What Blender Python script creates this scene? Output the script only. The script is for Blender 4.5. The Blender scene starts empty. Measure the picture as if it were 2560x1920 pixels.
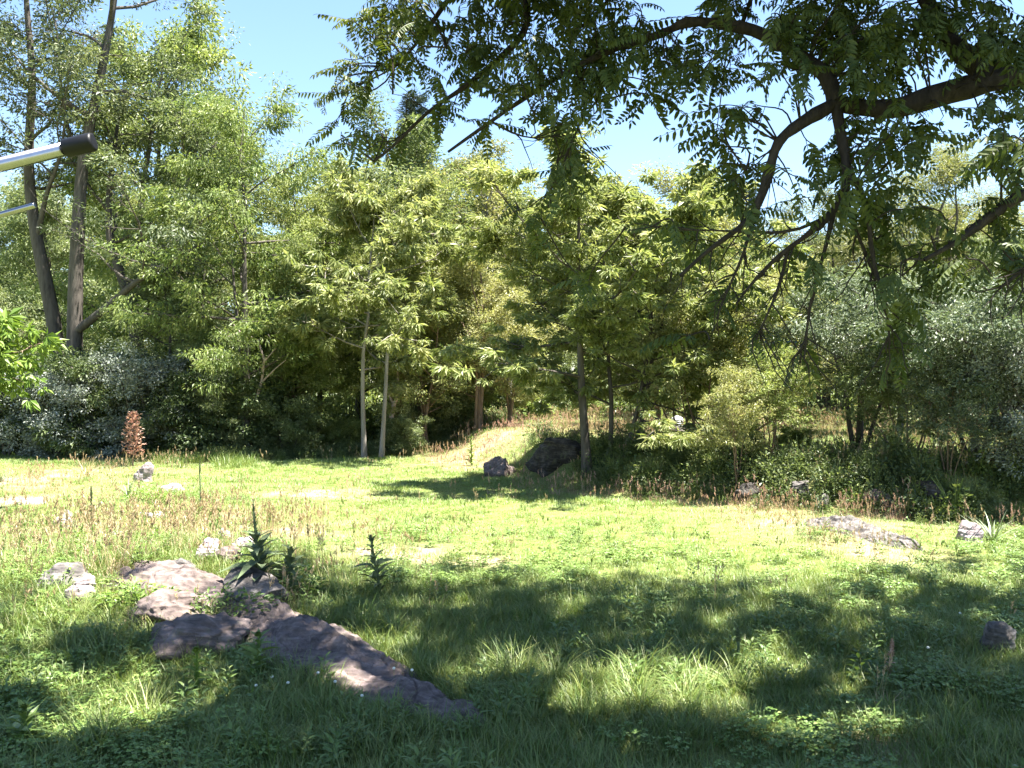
import bpy, bmesh, math, random
import numpy as np
from mathutils import Vector, Matrix, Euler

# ------------------------------------------------------------------ camera, sky, sun, exposure
scene = bpy.context.scene
COL = scene.collection
F, CX, CY, H = 2217.0, 1280.0, 960.0, 3.0          # focal length and centre in photo pixels, eye height
cam_d = bpy.data.cameras.new('camera')
cam = bpy.data.objects.new('camera', cam_d)
COL.objects.link(cam)
cam.location = (0, 0, H)
cam.rotation_euler = (math.radians(90), 0, 0)
cam_d.sensor_width = 36.0
cam_d.lens = F / 2560 * 36
cam_d.clip_start = 0.05
cam_d.clip_end = 3000
scene.camera = cam

SUN = np.array([0.31, -0.07, 0.94]); SUN /= np.linalg.norm(SUN)
world = bpy.data.worlds.new('World'); scene.world = world; world.use_nodes = True
wn = world.node_tree.nodes; wl = world.node_tree.links
bg = wn['Background']
sky = wn.new('ShaderNodeTexSky'); sky.sky_type = 'NISHITA'; sky.sun_disc = False
sky.sun_elevation = math.asin(SUN[2])
sky.sun_rotation = math.atan2(SUN[0], SUN[1])
sky.air_density = 1.0; sky.dust_density = 0.25; sky.ozone_density = 3.0
wl.new(sky.outputs[0], bg.inputs[0]); bg.inputs[1].default_value = 0.053
sun_d = bpy.data.lights.new('sun', 'SUN'); sun_d.energy = 5.0; sun_d.angle = math.radians(0.55)
sun_d.color = (1.0, 0.955, 0.87)
sun = bpy.data.objects.new('sun', sun_d); COL.objects.link(sun)
sun.rotation_euler = Vector(SUN).to_track_quat('Z', 'Y').to_euler()
sun.location = (20, -10, 60)
scene.view_settings.view_transform = 'Standard'
scene.view_settings.look = 'None'
scene.view_settings.exposure = 2.8
scene.view_settings.gamma = 1.0
scene.render.engine = 'CYCLES'
cy = scene.cycles
cy.max_bounces = 6; cy.diffuse_bounces = 5; cy.glossy_bounces = 1; cy.transmission_bounces = 4
cy.transparent_max_bounces = 4; cy.caustics_reflective = False; cy.caustics_refractive = False
cy.use_denoising = True; cy.denoiser = 'OPENIMAGEDENOISE'; cy.denoising_input_passes = 'RGB_ALBEDO_NORMAL'; cy.denoising_prefilter = 'ACCURATE'

RNG = np.random.default_rng(7)

# ------------------------------------------------------------------ numpy helpers
def sstep(a, b, x):
    t = np.clip((np.asarray(x, float) - a) / (b - a), 0, 1)
    return t * t * (3 - 2 * t)

def _hash(ix, iy, iz, s):
    h = (ix * 374761393 + iy * 668265263 + iz * 1274126177 + s * 69069) & 0xffffffff
    h = ((h ^ (h >> 13)) * 1274126177) & 0xffffffff
    h = h ^ (h >> 16)
    return (h & 0xffff) / 65535.0

def vnoise(p, s=0):
    p = np.asarray(p, float)
    i = np.floor(p).astype(np.int64); f = p - i; f = f * f * (3 - 2 * f)
    r = 0
    for dx in (0, 1):
        for dy in (0, 1):
            for dz in (0, 1):
                w = (f[..., 0] if dx else 1 - f[..., 0]) * (f[..., 1] if dy else 1 - f[..., 1]) * (f[..., 2] if dz else 1 - f[..., 2])
                r = r + w * _hash(i[..., 0] + dx, i[..., 1] + dy, i[..., 2] + dz, s)
    return r * 2 - 1

def fbm(p, o=4, s=0, g=0.5):
    r = 0; a = 1; p = np.asarray(p, float)
    for k in range(o):
        r = r + a * vnoise(p, s + k * 17); p = p * 2.03 + 11.3; a *= g
    return r

def n2(x, y, sc, o=3, s=0):
    x = np.asarray(x, float); y = np.asarray(y, float)
    return fbm(np.stack([x * sc, y * sc, np.zeros_like(x) + 3.3], -1), o, s)

def nrm(v):
    v = np.asarray(v, float)
    return v / (np.linalg.norm(v, axis=-1, keepdims=True) + 1e-12)

# ------------------------------------------------------------------ terrain
def bank_t(x, y):
    yb = np.interp(x, [-40, -14, -8, -4, -0.8, 1.6, 6.0, 10.4, 16, 40], [62, 60, 50, 40, 30.5, 25.2, 21.6, 19.3, 18.2, 17])
    yb = yb + 0.5 * n2(x, y, 0.5, 2, 5)
    w = np.interp(x, [-8, -1, 1.5, 4, 16], [12, 9, 4.0, 2.2, 1.8])
    return (y - yb) / w, y - yb

def zg(x, y):
    x = np.asarray(x, float); y = np.asarray(y, float)
    t, d = bank_t(x, y)
    z = 1.0 * sstep(0, 1, t) + 0.5 * sstep(0, 45, d)
    z = z + 0.5 * np.exp(-((x + 5.2) ** 2 / 8 + (y - 13.2) ** 2 / 9))
    z = z + 0.22 * np.exp(-((x + 9.5) ** 2 / 12 + (y - 20) ** 2 / 30))
    z = z - 0.12 * np.exp(-((x + 1.5) ** 2 / 20 + (y - 22) ** 2 / 60))
    z = z + 0.07 * n2(x, y, 0.25, 2, 1) + 0.03 * n2(x, y, 1.1, 2, 2)
    return z

def P(u, v, Y):
    return np.array([(u - CX) / F * Y, Y, H - (v - CY) / F * Y])

_GY = np.geomspace(4.0, 200.0, 700)
def G(u, v):
    """ground point seen at a photo pixel"""
    lo, hi, ys = 4.0, 200.0, _GY
    for _ in range(2):
        x = (u - CX) / F * ys; h = H - (v - CY) / F * ys - zg(x, ys)
        i = np.nonzero(h <= 0)[0]
        if not len(i): return P(u, v, 200)
        i = max(1, i[0]); lo, hi = ys[i - 1], ys[i]; ys = np.linspace(lo, hi, 24)
    q = P(u, v, hi); q[2] = float(zg(q[0], q[1]))
    return q

def pix(p):
    p = np.asarray(p, float)
    y = np.maximum(p[..., 1], 1e-3)
    return CX + p[..., 0] / y * F, CY - (p[..., 2] - H) / y * F

# ------------------------------------------------------------------ mesh building
class MB:
    def __init__(self): self.v = []; self.f = []; self.n = 0
    def add(self, v, *faces):
        v = np.asarray(v, float).reshape(-1, 3)
        for f in faces:
            self.f.append(np.asarray(f, np.int64) + self.n)
        self.v.append(v); self.n += len(v)
    def mesh(self, name, mat=None, smooth=False):
        me = bpy.data.meshes.new(name)
        if not self.v: return me
        V = np.concatenate(self.v).astype(np.float32)
        loops = np.concatenate([f.ravel() for f in self.f]).astype(np.int32)
        tot = np.concatenate([np.full(len(f), f.shape[1], np.int32) for f in self.f])
        st = np.concatenate([[0], np.cumsum(tot)[:-1]]).astype(np.int32)
        me.vertices.add(len(V)); me.vertices.foreach_set('co', V.ravel())
        me.loops.add(len(loops)); me.loops.foreach_set('vertex_index', loops)
        me.polygons.add(len(tot)); me.polygons.foreach_set('loop_start', st)
        me.polygons.foreach_set('loop_total', tot)
        me.polygons.foreach_set('use_smooth', np.full(len(tot), smooth))
        me.update(calc_edges=True); me.validate()
        if mat: me.materials.append(mat)
        return me

def ob(name, me, parent=None, loc=None, rot=None, scl=None, link=True):
    o = bpy.data.objects.new(name, me)
    if link: COL.objects.link(o)
    if parent is not None: o.parent = parent
    if loc is not None: o.location = [float(a) for a in loc]
    if rot is not None: o.rotation_euler = [float(a) for a in rot]
    if scl is not None: o.scale = (scl,) * 3 if np.isscalar(scl) else [float(a) for a in scl]
    return o

def tag(o, label=None, cat=None, group=None, kind=None):
    if label: o['label'] = label
    if cat: o['category'] = cat
    if group: o['group'] = group
    if kind: o['kind'] = kind
    return o

def tube(mb, path, rad, k=6, cap=False):
    path = np.asarray(path, float); n = len(path); rad = np.broadcast_to(np.asarray(rad, float), (n,))
    t = np.gradient(path, axis=0); t = nrm(t)
    ref = np.array([0.31, 0.95, 0.05]) if abs(t[0][1]) < 0.8 else np.array([0.95, 0.05, 0.31])
    a = np.cross(t, ref); a = nrm(a); b = np.cross(t, a)
    ang = np.arange(k) / k * 2 * math.pi
    V = path[:, None, :] + rad[:, None, None] * (np.cos(ang)[None, :, None] * a[:, None, :] + np.sin(ang)[None, :, None] * b[:, None, :])
    i = np.arange(n - 1)[:, None] * k; j = np.arange(k)[None, :]; j2 = (j + 1) % k
    q = np.stack([i + j, i + j2, i + k + j2, i + k + j], -1).reshape(-1, 4)
    fs = [q]
    if cap: fs.append(np.arange((n - 1) * k, n * k)[None, :]); fs.append(np.arange(k)[::-1][None, :])
    mb.add(V.reshape(-1, 3), *fs)

def leaves(mb, base, d, up, L, W, fold=0.25, mid=0.45):
    """folded diamond leaves: base points, long direction, rough normal"""
    d = nrm(d); s = nrm(np.cross(d, up)); nn = np.cross(s, d)
    L = np.asarray(L)[:, None]; W = np.asarray(W)[:, None]
    tip = base + d * L - nn * L * 0.08
    m = base + d * L * mid
    l = m + s * W * 0.5 + nn * W * fold; r = m - s * W * 0.5 + nn * W * fold
    n = len(base)
    V = np.stack([base, r, tip, l], 1).reshape(-1, 3)
    k = np.arange(n)[:, None] * 4
    mb.add(V, np.concatenate([k + [[0, 1, 2]], k + [[0, 2, 3]]]))

def lances(mb, base, d, up, L, W, fold=0.2, droop=0.15):
    """leaf of six points: narrow ends, full middle"""
    d = nrm(d); s = nrm(np.cross(d, up)); nn = np.cross(s, d)
    L = np.asarray(L)[:, None]; W = np.asarray(W)[:, None]
    c1 = base + d * L * 0.3; c2 = base + d * L * 0.68 - nn * L * droop * 0.4; tip = base + d * L - nn * L * droop
    V = np.stack([base, c1 - s * W * .5 + nn * W * fold, c2 - s * W * .42 + nn * W * fold, tip, c2 + s * W * .42 + nn * W * fold, c1 + s * W * .5 + nn * W * fold, c1, c2], 1).reshape(-1, 3)
    k = np.arange(len(base))[:, None] * 8
    mb.add(V, np.concatenate([k + [[0, 1, 6]], k + [[2, 3, 7]], k + [[3, 4, 7]], k + [[5, 0, 6]]]), np.concatenate([k + [[1, 2, 7, 6]], k + [[6, 7, 4, 5]]]))

# ------------------------------------------------------------------ materials
def newmat(name):
    m = bpy.data.materials.new(name); m.use_nodes = True
    nt = m.node_tree; nt.nodes.clear()
    return m, nt.nodes, nt.links

def ramp(N, stops):
    r = N.new('ShaderNodeValToRGB'); e = r.color_ramp.elements
    e[0].position = stops[0][0]; e[0].color = (*stops[0][1], 1)
    e[1].position = stops[-1][0]; e[1].color = (*stops[-1][1], 1)
    for p, c in stops[1:-1]:
        x = e.new(p); x.color = (*c, 1)
    return r

def leaf_mat(name, cols, trans=0.35, rough=0.45, spec=0.35, clump=0.6, tcol=(1.18, 1.18, 0.7), objvar=0.25):
    m, N, L = newmat(name)
    geo = N.new('ShaderNodeNewGeometry'); tc = N.new('ShaderNodeTexCoord'); oi = N.new('ShaderNodeObjectInfo')
    noi = N.new('ShaderNodeTexNoise'); noi.inputs['Scale'].default_value = clump; noi.inputs['Detail'].default_value = 2
    L.new(tc.outputs['Object'], noi.inputs['Vector'])
    a = N.new('ShaderNodeMath'); a.operation = 'MULTIPLY'; a.inputs[1].default_value = 0.55
    L.new(geo.outputs['Random Per Island'], a.inputs[0])
    b = N.new('ShaderNodeMath'); b.operation = 'MULTIPLY_ADD'; b.inputs[1].default_value = 0.9; b.inputs[2].default_value = -0.22
    L.new(noi.outputs['Fac'], b.inputs[0])
    c = N.new('ShaderNodeMath'); c.operation = 'ADD'; L.new(a.outputs[0], c.inputs[0]); L.new(b.outputs[0], c.inputs[1])
    d = N.new('ShaderNodeMath'); d.operation = 'MULTIPLY_ADD'; d.inputs[1].default_value = objvar; L.new(oi.outputs['Random'], d.inputs[0]); L.new(c.outputs[0], d.inputs[2])
    r = ramp(N, cols); L.new(d.outputs[0], r.inputs[0])
    bs = N.new('ShaderNodeBsdfPrincipled'); bs.inputs['Roughness'].default_value = rough
    bs.inputs['Specular IOR Level'].default_value = spec
    L.new(r.outputs[0], bs.inputs['Base Color'])
    tr = N.new('ShaderNodeBsdfTranslucent')
    mul = N.new('ShaderNodeMix'); mul.data_type = 'RGBA'; mul.blend_type = 'MULTIPLY'; mul.inputs[0].default_value = 1
    L.new(r.outputs[0], mul.inputs[6]); mul.inputs[7].default_value = (*[min(t, 1.6) for t in tcol], 1)
    L.new(mul.outputs[2], tr.inputs[0])
    mx = N.new('ShaderNodeMixShader'); mx.inputs[0].default_value = trans
    L.new(bs.outputs[0], mx.inputs[1]); L.new(tr.outputs[0], mx.inputs[2])
    out = N.new('ShaderNodeOutputMaterial'); L.new(mx.outputs[0], out.inputs[0])
    return m

def bark_mat(name, c1, c2, scale=6.0, stretch=0.15):
    m, N, L = newmat(name)
    tc = N.new('ShaderNodeTexCoord'); mp = N.new('ShaderNodeMapping'); mp.inputs['Scale'].default_value = (1, 1, stretch)
    L.new(tc.outputs['Object'], mp.inputs[0])
    no = N.new('ShaderNodeTexNoise'); no.inputs['Scale'].default_value = scale; no.inputs['Detail'].default_value = 6; no.inputs['Roughness'].default_value = 0.7
    L.new(mp.outputs[0], no.inputs['Vector'])
    r = ramp(N, [(0.3, c1), (0.7, c2)]); L.new(no.outputs['Fac'], r.inputs[0])
    bs = N.new('ShaderNodeBsdfPrincipled'); bs.inputs['Roughness'].default_value = 0.9; bs.inputs['Specular IOR Level'].default_value = 0.2
    L.new(r.outputs[0], bs.inputs['Base Color'])
    bp = N.new('ShaderNodeBump'); bp.inputs['Strength'].default_value = 0.8; bp.inputs['Distance'].default_value = 0.03
    L.new(no.outputs['Fac'], bp.inputs['Height']); L.new(bp.outputs[0], bs.inputs['Normal'])
    out = N.new('ShaderNodeOutputMaterial'); L.new(bs.outputs[0], out.inputs[0])
    return m

def rock_mat(name, c1, c2, c3, moss=0.35):
    m, N, L = newmat(name)
    tc = N.new('ShaderNodeTexCoord')
    n1 = N.new('ShaderNodeTexNoise'); n1.inputs['Scale'].default_value = 4.5; n1.inputs['Detail'].default_value = 8; n1.inputs['Roughness'].default_value = 0.68
    L.new(tc.outputs['Object'], n1.inputs['Vector'])
    mp = N.new('ShaderNodeMapping'); mp.inputs['Scale'].default_value = (1.2, 9, 14); mp.inputs['Rotation'].default_value = (0.3, 0.15, 0.2)
    L.new(tc.outputs['Object'], mp.inputs[0])
    n2_ = N.new('ShaderNodeTexNoise'); n2_.inputs['Scale'].default_value = 1.6; n2_.inputs['Detail'].default_value = 6
    L.new(mp.outputs[0], n2_.inputs['Vector'])
    r = ramp(N, [(0.36, c1), (0.5, c2), (0.64, c3)])
    mxf = N.new('ShaderNodeMath'); mxf.operation = 'MULTIPLY_ADD'; mxf.inputs[1].default_value = 0.55
    ad = N.new('ShaderNodeMath'); ad.operation = 'MULTIPLY'; ad.inputs[1].default_value = 0.45
    L.new(n2_.outputs['Fac'], ad.inputs[0]); L.new(n1.outputs['Fac'], mxf.inputs[0]); L.new(ad.outputs[0], mxf.inputs[2])
    L.new(mxf.outputs[0], r.inputs[0])
    # lichen and moss spots
    n3 = N.new('ShaderNodeTexNoise'); n3.inputs['Scale'].default_value = 5.5; n3.inputs['Detail'].default_value = 5; n3.inputs['Roughness'].default_value = 0.7
    L.new(tc.outputs['Object'], n3.inputs['Vector'])
    r3 = ramp(N, [(0.56, (0, 0, 0)), (0.66, (moss,) * 3)]); L.new(n3.outputs['Fac'], r3.inputs[0])
    mix = N.new('ShaderNodeMix'); mix.data_type = 'RGBA'; L.new(r3.outputs[0], mix.inputs[0]); L.new(r.outputs[0], mix.inputs[6]); mix.inputs[7].default_value = (0.10, 0.11, 0.06, 1)
    wv = N.new('ShaderNodeVectorMath'); wv.operation = 'MULTIPLY_ADD'; wv.inputs[1].default_value = (0.5, 0.5, 0.5); L.new(n1.outputs['Color'], wv.inputs[0]); L.new(tc.outputs['Object'], wv.inputs[2])
    vo = N.new('ShaderNodeTexVoronoi'); vo.feature = 'DISTANCE_TO_EDGE'; vo.inputs['Scale'].default_value = 2.1; L.new(wv.outputs[0], vo.inputs['Vector'])
    rc0 = ramp(N, [(0.0, (1, 1, 1)), (0.03, (0, 0, 0))]); L.new(vo.outputs['Distance'], rc0.inputs[0])
    rk = ramp(N, [(0.5, (0, 0, 0)), (0.62, (0.8, 0.8, 0.8))]); L.new(n2_.outputs['Fac'], rk.inputs[0])
    rc = N.new('ShaderNodeMix'); rc.data_type = 'RGBA'; rc.blend_type = 'MULTIPLY'; rc.inputs[0].default_value = 1; L.new(rc0.outputs[0], rc.inputs[6]); L.new(rk.outputs[0], rc.inputs[7])
    mc = N.new('ShaderNodeMix'); mc.data_type = 'RGBA'; L.new(rc.outputs[2], mc.inputs[0]); L.new(mix.outputs[2], mc.inputs[6]); mc.inputs[7].default_value = (0.02, 0.018, 0.014, 1)
    bs = N.new('ShaderNodeBsdfPrincipled'); bs.inputs['Roughness'].default_value = 0.88; bs.inputs['Specular IOR Level'].default_value = 0.25
    L.new(mc.outputs[2], bs.inputs['Base Color'])
    bp = N.new('ShaderNodeBump'); bp.inputs['Strength'].default_value = 0.9; bp.inputs['Distance'].default_value = 0.04
    L.new(mxf.outputs[0], bp.inputs['Height']); L.new(bp.outputs[0], bs.inputs['Normal'])
    out = N.new('ShaderNodeOutputMaterial'); L.new(bs.outputs[0], out.inputs[0])
    return m

def plain_mat(name, c, rough=0.5, metal=0.0, nscale=20, nvar=0.15, spec=0.5):
    m, N, L = newmat(name)
    tc = N.new('ShaderNodeTexCoord'); no = N.new('ShaderNodeTexNoise'); no.inputs['Scale'].default_value = nscale; no.inputs['Detail'].default_value = 4
    L.new(tc.outputs['Object'], no.inputs['Vector'])
    r = ramp(N, [(0.3, tuple(x * (1 - nvar) for x in c)), (0.7, tuple(min(1, x * (1 + nvar)) for x in c))]); L.new(no.outputs['Fac'], r.inputs[0])
    bs = N.new('ShaderNodeBsdfPrincipled'); bs.inputs['Roughness'].default_value = rough; bs.inputs['Metallic'].default_value = metal
    bs.inputs['Specular IOR Level'].default_value = spec
    L.new(r.outputs[0], bs.inputs['Base Color'])
    out = N.new('ShaderNodeOutputMaterial'); L.new(bs.outputs[0], out.inputs[0])
    return m

M = {}
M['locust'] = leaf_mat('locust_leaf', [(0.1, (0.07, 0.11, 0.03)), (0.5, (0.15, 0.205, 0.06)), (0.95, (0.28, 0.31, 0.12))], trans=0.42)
M['locust_dark'] = leaf_mat('locust_shade_leaf', [(0.1, (0.045, 0.065, 0.028)), (0.5, (0.075, 0.10, 0.045)), (0.95, (0.15, 0.17, 0.08))], trans=0.33)  # locust leaf darkened so the left trees' shade is in the colour
M['sumac'] = leaf_mat('sumac_leaf', [(0.1, (0.075, 0.105, 0.03)), (0.5, (0.18, 0.22, 0.075)), (0.95, (0.34, 0.35, 0.17))], trans=0.42)
M['yellow'] = leaf_mat('yellow_green_leaf', [(0.1, (0.09, 0.105, 0.03)), (0.5, (0.20, 0.22, 0.08)), (0.95, (0.35, 0.34, 0.17))], trans=0.42)
M['mid'] = leaf_mat('mid_green_leaf', [(0.1, (0.05, 0.08, 0.028)), (0.5, (0.115, 0.155, 0.06)), (0.95, (0.23, 0.26, 0.13))], trans=0.4)
M['dark'] = leaf_mat('dark_green_leaf', [(0.1, (0.025, 0.042, 0.017)), (0.5, (0.055, 0.085, 0.03)), (0.95, (0.12, 0.15, 0.06))], trans=0.3)
M['silver'] = leaf_mat('silver_leaf', [(0.1, (0.06, 0.08, 0.055)), (0.5, (0.16, 0.19, 0.15)), (0.95, (0.42, 0.44, 0.42))], trans=0.2, tcol=(1.0, 1.05, 0.6))
M['silvergreen'] = leaf_mat('grey_green_leaf', [(0.1, (0.05, 0.075, 0.04)), (0.5, (0.105, 0.14, 0.08)), (0.95, (0.23, 0.26, 0.18))], trans=0.3)
M['willow'] = leaf_mat('pale_feathery_leaf', [(0.1, (0.08, 0.10, 0.04)), (0.5, (0.16, 0.18, 0.07)), (0.95, (0.24, 0.24, 0.11))])
M['bright'] = leaf_mat('bright_green_leaf', [(0.1, (0.05, 0.10, 0.015)), (0.5, (0.11, 0.18, 0.03)), (0.95, (0.18, 0.25, 0.05))])
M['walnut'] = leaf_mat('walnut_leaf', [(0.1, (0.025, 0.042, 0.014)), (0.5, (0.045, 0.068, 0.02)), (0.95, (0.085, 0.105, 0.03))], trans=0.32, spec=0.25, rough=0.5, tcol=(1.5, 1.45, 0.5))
M['needle'] = leaf_mat('conifer_needle', [(0.1, (0.02, 0.035, 0.025)), (0.5, (0.04, 0.06, 0.045)), (0.95, (0.08, 0.10, 0.07))], trans=0.1)
M['red'] = leaf_mat('red_leaf', [(0.1, (0.18, 0.085, 0.065)), (0.5, (0.34, 0.18, 0.14)), (0.95, (0.46, 0.34, 0.25))], trans=0.3, tcol=(1.2, 0.9, 0.8))
M['grass'] = leaf_mat('grass_blade', [(0.1, (0.05, 0.095, 0.02)), (0.5, (0.10, 0.165, 0.035)), (0.95, (0.20, 0.22, 0.07))], trans=0.3, objvar=0.35, spec=0.4)
M['lawn'] = leaf_mat('lawn_blade', [(0.1, (0.09, 0.16, 0.04)), (0.5, (0.155, 0.245, 0.065)), (0.95, (0.28, 0.31, 0.13))], trans=0.3, objvar=0.4, spec=0.3)
M['dry'] = leaf_mat('dry_grass', [(0.1, (0.22, 0.17, 0.08)), (0.5, (0.36, 0.28, 0.15)), (0.95, (0.50, 0.38, 0.26))], trans=0.25, tcol=(1, .95, .8), objvar=0.35)
M['pinkdry'] = leaf_mat('pink_seed_grass', [(0.1, (0.24, 0.15, 0.09)), (0.5, (0.40, 0.25, 0.18)), (0.95, (0.52, 0.36, 0.28))], trans=0.25, tcol=(1, .95, .8), objvar=0.35)
M['clover'] = leaf_mat('clover_leaf', [(0.1, (0.06, 0.11, 0.025)), (0.5, (0.11, 0.185, 0.04)), (0.95, (0.19, 0.25, 0.07))], trans=0.25, objvar=0.3)
M['weed'] = leaf_mat('weed_leaf', [(0.1, (0.05, 0.09, 0.02)), (0.5, (0.10, 0.16, 0.04)), (0.95, (0.17, 0.22, 0.07))], trans=0.3, objvar=0.3)
M['mullein'] = leaf_mat('mullein_leaf', [(0.1, (0.06, 0.085, 0.045)), (0.5, (0.09, 0.12, 0.06)), (0.95, (0.14, 0.17, 0.09))], trans=0.12, rough=0.8, spec=0.15)
M['yucca'] = leaf_mat('yucca_blade', [(0.1, (0.08, 0.11, 0.07)), (0.5, (0.13, 0.17, 0.10)), (0.95, (0.24, 0.27, 0.17))], trans=0.1)
M['bark_dark'] = bark_mat('dark_bark', (0.035, 0.03, 0.026), (0.12, 0.105, 0.09))
M['bark_grey'] = bark_mat('grey_bark', (0.13, 0.115, 0.10), (0.30, 0.27, 0.24))
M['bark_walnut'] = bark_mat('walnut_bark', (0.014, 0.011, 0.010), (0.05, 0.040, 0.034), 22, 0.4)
M['bark_brown'] = bark_mat('brown_bark', (0.09, 0.06, 0.04), (0.22, 0.16, 0.115))
M['deadwood'] = bark_mat('dead_wood', (0.24, 0.18, 0.16), (0.48, 0.38, 0.35), 9)
M['rock'] = rock_mat('grey_rock', (0.03, 0.027, 0.025), (0.09, 0.08, 0.075), (0.20, 0.18, 0.172))
M['rock_brown'] = rock_mat('brown_rock', (0.045, 0.035, 0.031), (0.115, 0.088, 0.08), (0.21, 0.165, 0.155), 0.3)
M['rock_pale'] = rock_mat('pale_rock', (0.09, 0.072, 0.07), (0.24, 0.195, 0.20), (0.42, 0.36, 0.375), 0.25)
M['rock_dark'] = rock_mat('dark_rock', (0.015, 0.013, 0.012), (0.045, 0.039, 0.035), (0.11, 0.095, 0.085), 0.5)
M['alu'] = plain_mat('brushed_aluminium', (0.30, 0.30, 0.32), 0.22, 1.0, 40, 0.08)
M['black'] = plain_mat('black_plastic', (0.006, 0.006, 0.007), 0.45, 0, 60, 0.2, 0.2)
M['white'] = plain_mat('white_paint', (0.78, 0.78, 0.80), 0.5, 0, 30, 0.06)
M['flower'] = plain_mat('white_flower', (0.6, 0.6, 0.52), 0.8, 0, 30, 0.1)

# ------------------------------------------------------------------ dry and bare areas of the ground (world space)
DRY = []          # x, y, rx, ry, strength, bare
for (u, v, ru, rv, st, bare) in [
    (60, 1195, 200, 30, 0.8, 0.3), (80, 1250, 70, 12, 0.8, 0.8), (760, 1240, 180, 8, 0.6, 0.4), (720, 1335, 120, 16, 0.7, 0.5),
    (1010, 1385, 140, 20, 0.8, 0.6), (1180, 1402, 80, 10, 0.8, 0.6), (830, 1228, 100, 7, 0.6, 0.4), (900, 1310, 80, 8, 0.5, 0.3),
    (2020, 1300, 210, 40, 0.7, 0.2), (1800, 1270, 120, 24, 0.5, 0.1), (2200, 1385, 120, 22, 0.6, 0.3), (2120, 1340, 160, 40, 0.6, 0.25),
    (330, 1400, 260, 50, 0.6, 0.15), (500, 1330, 130, 40, 0.7, 0.3), (270, 1180, 150, 20, 0.6, 0.2), (160, 1320, 180, 40, 0.55, 0.15),
    (1250, 1095, 200, 30, 0.9, 0.1), (1600, 1075, 250, 30, 0.9, 0.2), (1950, 1060, 150, 40, 0.9, 0.2), (1120, 1150, 90, 18, 0.7, 0.1),
    (430, 1560, 200, 60, 0.5, 0.5), (640, 1500, 160, 80, 0.5, 0.7), (2230, 1860, 110, 40, 0.6, 0.3), (1380, 1235, 130, 12, 0.3, 0.1), (2350, 1060, 120, 20, 0.5, 0.1)]:
    c = G(u, v); a = G(u + ru, v); b1 = G(u, v - rv); b2 = G(u, v + rv)
    DRY.append((c[0], c[1], abs(a[0] - c[0]) + 0.05, abs(b1[1] - b2[1]) / 2 + 0.1, st, bare))

def dry_at(x, y):
    d = np.zeros_like(x); bb = np.zeros_like(x)
    for (cx, cy_, rx, ry, st, bare) in DRY:
        g = np.exp(-((x - cx) ** 2 / rx ** 2 + (y - cy_) ** 2 / ry ** 2))
        d = np.maximum(d, g * st); bb = np.maximum(bb, g * bare)
    n = n2(x, y, 0.7, 3, 21)
    d = np.clip(d * (1 + 0.5 * n) + 0.07 * n, 0, 1)
    bb = np.clip(bb * (1 + 0.6 * n2(x, y, 1.6, 3, 31)), 0, 1)
    return d, bb

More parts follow.
